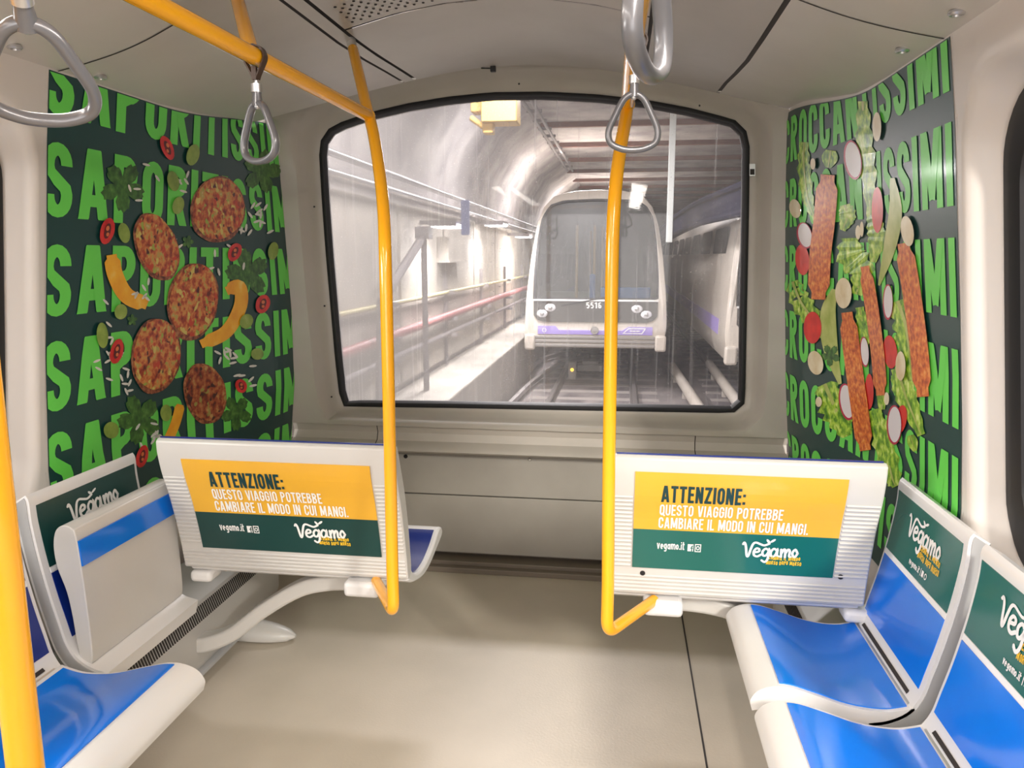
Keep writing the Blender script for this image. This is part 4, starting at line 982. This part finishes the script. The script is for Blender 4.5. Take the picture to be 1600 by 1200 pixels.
m = MB(); m.box((6.3, 24, 1.5), (.2, 44, 5.2)); m.box((1.5, 45, 1.5), (10, .2, 5.2)); o = m.build('wall_tunnel_right', M_conc, smooth=False); struct(o, 'dark right wall of the tunnel', 'tunnel wall')
for k in range(10):
    y = 9.4 + k * 2.62; b = MB(); b.box((2.0, y, 3.88), (7.2, .04, .09)); b.box((2.0, y, 3.83), (7.2, .10, .015)); o = b.build('ceiling_beam', M_rust, smooth=False); tag(o, 'thin reddish steel beam crossing the tunnel ceiling', 'beam', 'reddish beams across the tunnel ceiling')
b = MB()
for dx in (0, .13): b.tube([(-1.48 + dx, 7, 3.72), (-1.48 + dx, 21, 3.72)], .03, 8)
for k in range(16): b.box((-1.415, 7.4 + k * .85, 3.74), (.24, .05, .05))
o = b.build('conduit_track', M_pipe_g); tag(o, 'double conduit running forward under the tunnel ceiling', 'conduit')
def pipe(pts, r, m_, nm, lab, cat='pipe'):
    b = MB(); b.tube(pts, r, 10); o = b.build(nm, m_); tag(o, lab, cat); return o
pipe([(-2.50, 3.8, .98), (-2.50, 30, .98)], .028, M_pipe_y, 'wall_pipe', 'thin yellowish pipe on the left tunnel wall')
rp_ = pipe([(-2.46, 3.8, .62), (-2.46, 16, .68), (-2.46, 30, .68)], .055, M_pipe_red, 'wall_pipe', 'thick faded red pipe along the left tunnel wall')
pipe([(-2.48, 3.8, .38), (-2.48, 30, .42)], .035, M_pipe_g, 'wall_pipe', 'dark lower pipe along the left tunnel wall')
for dz, lab in ((2.36, 'upper pale cable conduit on the left tunnel wall'), (2.20, 'lower pale cable conduit on the left tunnel wall')):
    pipe([(-2.42, 4.5, dz), (-2.42, 30, dz - .1)], .035, M_metal, 'cable_conduit', lab, 'conduit')
for k in range(9):
    y = 5.2 + k * 2.9; b = MB()
    b.box((-2.54, y, .60), (.06, .06, 1.35)); b.box((-2.48, y, .98), (.16, .05, .05)); b.box((-2.46, y, .60), (.20, .05, .05)); b.box((-2.46, y, .36), (.18, .05, .05))
    o = b.build('pipe_bracket', M_pipe_g, smooth=False); tag(o, 'dark bracket holding the pipes to the tunnel wall', 'bracket', 'brackets along the left tunnel wall')
# post and diagonal brace beside the wall
X = -2.3; p0, p1 = at_x(662, 368, X), at_x(664, 600, X); b = MB(); b.tube([(p0.x, p0.y, p0.z), (p0.x, p0.y, -.1)], .035, 8)
q0 = at_x(596, 470, X); b.tube([p0, (q0.x, q0.y, q0.z), (q0.x, q0.y - .15, -.1)], .05, 8); b.box((p0.x, p0.y, p0.z + .03), (.16, .2, .14)); o = b.build('wall_brace', M_pipe_g, smooth=False); tag(o, 'dark post with a diagonal brace by the left tunnel wall', 'brace')
# wall boxes and panels
for (px, py, w, h_, lab) in ((700, 372, .9, .5, 'cream cabinet under the first tunnel lamp'),):
    p = at_x(px, py + 12, -2.45); b = MB(); b.box((-2.48, p.y + .4, p.z - .05), (.16, 1.2, .34)); b.box((-2.48, p.y + .4, p.z - .22), (.2, 1.26, .03)); o = b.build('wall_cabinet', M_concL, smooth=False); tag(o, lab, 'cabinet')
m = MB()
for k in range(11): m.box((-2.585, 7.6 + k * 2.3, 1.05), (.05, 2.2, 2.1))
o = m.build('wall_tunnel_cladding', M_concL, smooth=False, bevel=.01); struct(o, 'cream wall cladding panels of the left tunnel wall', 'wall panels')
# lamps
for (px, py, lab) in ((700, 354, 'bright rectangular tunnel lamp above the cabinet'), (775, 352, 'glowing tunnel lamp midway to the facing train'), (818, 370, 'far rectangular tunnel lamp beside the facing train')):
    p = at_x(px, py, -2.2); r_ = empty('tunnel_lamp', p); tag(r_, lab, 'lamp')
    b = MB(); b.box((p.x, p.y, p.z + .03), (.34, .62, .07)); b.box((-2.42, p.y, p.z + .05), (.4, .06, .05)); b.build('housing', M_pipe_g, r_, smooth=False)
    b = MB(); b.box((p.x, p.y, p.z - .012), (.30, .56, .012)); b.build('diffuser', M_lamp, r_, smooth=False)
    l = area('tunnel_lamp_light', (p.x + .05, p.y, p.z - .03), (0, math.radians(-25), 0), .3, .56, 100, (1, .96, .94))
for y in (6.5, 11, 17, 25):  # added fill under the tunnel ceiling, no fixtures there
    area('tunnel_fill_light', (-.9, y, 3.7), (0, 0, 0), 1.0, .4, 160, (1, .95, .93))
# yellow equipment hanging at the top of the window
p = at_y(783, 172, 7.6); b = MB(); 
b.box((p.x, 7.6, p.z + .05), (.34, .3, .36)); b.box((p.x - .22, 7.7, p.z + .10), (.16, .2, .22)); b.box((p.x - .12, 7.6, p.z - .16), (.1, .14, .12)); b.box((p.x + .25, 7.6, p.z + .17), (.2, .16, .12)); b.box((p.x, 7.6, p.z + .5), (.06, .06, .6)); b.tube([(p.x - .3, 7.6, p.z - .06), (p.x - .16, 7.6, p.z - .16)], .03, 8)
o = b.build('ceiling_machinery', M_yb, bevel=.02); tag(o, 'yellow machinery hanging from the tunnel ceiling at the window top', 'machinery')
p = at_y(1052, 176, 13); b = MB(); b.box((p.x, 13, (3.92 + 1.72) / 2), (.10, .10, 2.2)); o = b.build('vertical_bar', mat('pale_bar', (.70, .74, .72), .5), smooth=False, bevel=.01); tag(o, 'pale vertical duct coming down from the tunnel ceiling', 'bar')  # slim pale upright reaching down from the ceiling
p = at_y(727, 340, 9.5); b = MB(); b.box((p.x, 9.5, p.z), (.10, .04, .42)); o = b.build('tunnel_sign', mat('blue_sign', (.18, .22, .42), .5), smooth=False); tag(o, 'small bluish sign hanging by the left tunnel conduits', 'sign')

# rails
def track(xf, lab, y0=5, y1=34):
    for s_ in (-.72, .72):
        pts = [(xf(y) + s_, y) for y in [y0 + (y1 - y0) * i / 30 for i in range(31)]]
        b = MB(); b.ribbon([Vector((x, y, -.90)) for x, y in pts], .07, .04, (1, 0, 0)); b.ribbon([Vector((x, y, -.97)) for x, y in pts], .03, .12, (1, 0, 0)); b.ribbon([Vector((x, y, -.992)) for x, y in pts], .15, .02, (1, 0, 0))
        o = b.build('rail', M_rail, smooth=False); tag(o, lab + (', left rail' if s_ < 0 else ', right rail'), 'rail')
track(lambda y: -.45, 'steel rail under the train facing the window')
track(lambda y: 2.75, 'steel rail of the neighbouring track on the right')
b = MB()
for k in range(30): b.box((-.45, 5.2 + k * .75, -1.022), (2.3, .26, .05))
for k in range(30): b.box((2.75, 5.4 + k * .75, -1.022), (2.3, .26, .05))
o = b.build('sleepers', mat('sleeper_concrete', (.30, .27, .25), .85), smooth=False); tag(o, 'concrete sleepers half sunk in the track bed', 'sleeper', kind='stuff')
# curved darker rail sweeping left under the window
cv = [at_z(x, y, -.9) for x, y in ((700, 680), (755, 632), (800, 590), (850, 560), (905, 548))]
b = MB(); b.ribbon(catmull(cv, 8), .12, .08, (1, 0, 0)); o = b.build('guide_rail', M_rail, smooth=False); tag(o, 'curved guide rail bending across the track bed from the left', 'rail')
cv = [at_z(x, y, -.9) for x, y in ((745, 680), (800, 628), (835, 595), (875, 570), (920, 556))]
b = MB(); b.ribbon(catmull(cv, 8), .07, .08, (1, 0, 0)); o = b.build('guide_rail', M_rail, smooth=False); tag(o, 'inner curved rail beside the longer curved guide rail', 'rail')
for (a_, c_, lab) in (((1050, 572), (1100, 650), 'pale round trough lying between the tracks, left one'), ((1108, 568), (1168, 650), 'pale round trough lying between the tracks, right one')):
    p, q = at_z(*a_, -.78), at_z(*c_, -.78); b = MB(); b.tube([p, q], .09, 12); 
    for t_ in (.15, .5, .85): r_ = p.lerp(q, t_); b.box((r_.x, r_.y, -.91), (.08, .08, .2))
    o = b.build('cable_trough', M_train, bevel=.01); tag(o, lab, 'cable trough')
p = at_z(894, 592, -1.0); r_ = empty('track_box', p); tag(r_, 'small grey box with a yellow lamp standing on the track bed', 'track box')
b = MB(); b.box((p.x, p.y, -.82), (.16, .14, .36)); b.build('box_body', M_bump, r_, bevel=.01); b = MB(); b.sphere((p.x, p.y - .075, -.80), .035, 10, 8); b.build('box_lamp', emis('yellow_lamp', (1, .55, .05), 2), r_)
b = MB(); p2 = at_z(915, 580, -.95); b.box((p2.x + .1, p2.y, -.86), (.55, .4, .14)); b.box((p2.x + .1, p2.y, -.76), (.35, .2, .08)); o = b.build('point_machine', M_bump, bevel=.02); tag(o, 'low grey machine between the rails ahead of the train', 'point machine')

# ---- metro trains
def train(YT, XC, label, detailed=True, length=16, turn=0):
    S = YT / 14.2
    root = empty('metro_train', (XC, YT, -1.0)); tag(root, label, 'train')
    # front outline measured at 14.2 m, centre line x=932
    half = [(0, -.20), (1.24, -.20), (1.29, -.02), (1.32, .25), (1.29, .8), (1.22, 1.5), (1.12, 2.1), (1.0, 2.42), (.8, 2.62), (.45, 2.70), (0, 2.72)]
    out = [(x, z) for x, z in half] + [(-x, z) for x, z in half[-2:0:-1]]
    out = [(p.x, p.y) for p in resample([Vector((x, z, 0)) for x, z in out], 72)]
    def P(x, dy, z): return Vector((XC + x, YT + dy, z))
    wh = [(-1.13, .72), (1.13, .72), (1.12, 1.2), (1.07, 1.8), (1.0, 2.2), (.86, 2.42), (.6, 2.5), (0, 2.52), (-.6, 2.5), (-.86, 2.42), (-1.0, 2.2), (-1.07, 1.8), (-1.12, 1.2)]
    wn = [(p.x, p.y) for p in resample([Vector((x, z, 0)) for x, z in wh], 72)]
    # align start: match bottom centre
    def align(L):
        k = min(range(72), key=lambda i: abs(L[i][0] - 0) + (0 if L[i][1] < 1 else 9)); return L[k:] + L[:k]
    out = align(out); wn = align(wn)
    sc = lambda L, s_, zc=1.1: [(x * s_, zc + (z - zc) * s_) for x, z in L]
    def fz(z): return max(0, z - .6) * .16   # front leans back above the waist
    lo = [[P(x, fz(z) + .02, z) for x, z in wn], [P(x, fz(z) - .005, z) for x, z in sc(wn, 1.02, 1.6)],
          [P(x, fz(z), z) for x, z in sc(out, .94)], [P(x, .05 + fz(z), z) for x, z in sc(out, .985)], [P(x, .25 + fz(z), z) for x, z in out], [P(x, .8, z) for x, z in out], [P(x, length, z) for x, z in out]]
    b = MB(); b.loops(lo, cap1=True); b.build('body', M_train, root)
    b = MB(); b.loops([[P(x, fz(z) + .015, z) for x, z in wn]], cap0=True); b.f = [tuple(range(72))]; b.build('windscreen', M_tglass, root, smooth=False)
    b = MB(); b.loops([[P(x, fz(z) - .02, z) for x, z in sc(wn, 1.012, 1.6)], [P(x, fz(z) - .02, z) for x, z in sc(wn, .975, 1.6)]]); b.build('windscreen_seal', M_black, root, smooth=False)
    dk = [(-1.13, .68), (1.13, .68), (1.13, .42), (1.05, .33), (.95, .30), (-.95, .30), (-1.05, .33), (-1.13, .42)]
    b = MB(); b.prism(dk, lambda p: P(p[0], -.03, p[1]), lambda p: P(p[0], .05, p[1])); b.build('headlight_panel', M_tdark, root, smooth=False, label='dark headlight panel')
    b = MB(); b.box(P(0, -.03, .70), (2.28, .05, .03)); b.build('panel_line', M_wink, root, smooth=False)
    for x, z in ((-.82, .56), (-.97, .45), (.76, .55), (.93, .45)):
        b = MB(); b.sphere(P(x, -.03, z), (.10, .03, .075), 16, 8); h = b.build('headlight', M_lens, root); b = MB(); b.sphere(P(x, -.055, z), (.045, .02, .04), 12, 6); b.build('bulb', M_tdark if False else M_metal, h)
    if detailed:
        A = Art(); put_text(A, '5516', 0, 0, .11, T=.17, gap=.1, width=.28); A.build('fleet_number', lambda u, v: P(-.16 + u, -.034, .555 + v), M_wink, root, label='white fleet number')
    b = MB(); b.prism([(-1.05, .22), (-.72, .22), (-.66, .16), (.66, .16), (.72, .22), (1.05, .22), (1.05, .06), (-1.05, .06)][::-1] if False else [(-1.05, .22), (-.72, .22), (-.66, .15), (.50, .15), (.62, .22), (1.05, .22), (1.05, .07), (-1.05, .07)], lambda p: P(p[0], -.02, p[1]), lambda p: P(p[0], .05, p[1])); lb = b.build('lilac_band', M_lilac, root, smooth=False, label='lilac band below the headlights')
    A = Art()
    for pts in ([(.52, .10), (.62, .19), (.92, .19), (.86, .10), (.52, .10)], [(.64, .145), (.82, .145)]): A.stroke(pts, .018)
    A.stroke(arc(-.93, .145, .035, .035, 0, 360, 14), .012); A.build('band_mark', lambda u, v: P(u, -.024, v), M_wink, lb)
    b = MB(); b.loops([[P(r * math.cos(a), -.03 - e, .15 + r * math.sin(a)) for a in [2 * PI * k / 18 for k in range(18)]] for r, e in ((.075, 0), (.07, .02), (.05, .015), (.03, .02))], cap1=True); b.build('coupler_cover', M_bump, root)
    b = MB()
    for k in range(3): b.box(P(0, .02, .015 - k * .075), (2.2, .1, .055))
    b.build('bumper', M_bump, root, bevel=.012, label='grey ribbed bumper')
    for s_ in (-1, 1):
        b = MB(); b.box(P(s_ * 1.2, .02, -.08), (.2, .16, .30)); b.build('bumper_corner', M_train, root, bevel=.04)
    b = MB(); b.tube([P(-.62, -.03, .60), P(-.1, -.05, .70), P(.2, -.05, .76)], .014, 6); b.build('wiper', M_black, root)
    if detailed:
        b = MB(); b.box(P(0, 5, .0), (2.2, 9.6, .04)); b.build('interior_floor', M_bump, root, smooth=False)
        b = MB(); 
        for x, y in ((-.42, 1.3), (-.08, 1.5), (.06, 2.2), (.1, 3.2), (.15, 4.4), (-.3, 5)): b.tube([P(x, y, .05), P(x, y, 2.1)], .028, 8)
        b.build('interior_poles', M_yellow, root)
        b = MB(); b.box(P(.55, .9, .80), (.95, .4, .22)); b.box(P(-.1, 1.2, .9), (.12, .1, .5)); b.build('interior_seats', M_blue, root, smooth=False, bevel=.03)
        b = MB(); b.box(P(0, 1.35, .45), (2.1, .1, .7)); b.build('interior_bulkhead', M_bump, root, smooth=False)
    # side windows and doors; dark panes widened to stand for the shaded side
    for s_ in (-1, 1):
        for k in range(int(length / 2.4)):
            y = 2.0 + k * 2.4
            b = MB(); b.loops([[P(s_ * (1.275 - (z - .8) * .085), y + yy, z) for yy, z in rrect(-.95, .95, .85, 2.0, .12, 4)]], cap1=True); b.f = [tuple(range(len(b.v)))]; b.build('side_window', M_tdark, root, smooth=False)
        b = MB(); b.box(P(s_ * 1.318, length / 2, .32), (.012, length - 1.6, .26)); b.build('side_band', M_lilac, root, smooth=False)
    return root
train(14.2, -.47, 'cream metro train with lilac band facing the window, fleet number on its dark panel')
tr2 = train(12.6, 2.96, 'second cream metro train partly cut off by the right window edge', detailed=False, length=34)
cv = [at_y(1200, 305, 9.5), at_y(1160, 315, 11), at_y(1086, 340, 15), at_y(1040, 368, 22), at_y(1016, 390, 29)]
b = MB(); p_ = catmull(cv, 6)
b.ribbon(p_, .30, .24, (0, 0, 1)); 
for r_ in (.18, -.18): b.tube([q + Vector((-.13, 0, r_)) for q in p_], .05, 8)
o = b.build('cable_tray', mat('dark_blue_tray', (.012, .012, .032), .95, spec=.1), smooth=True); tag(o, 'dark bluish cable tray descending along the right side of the tunnel', 'cable tray')
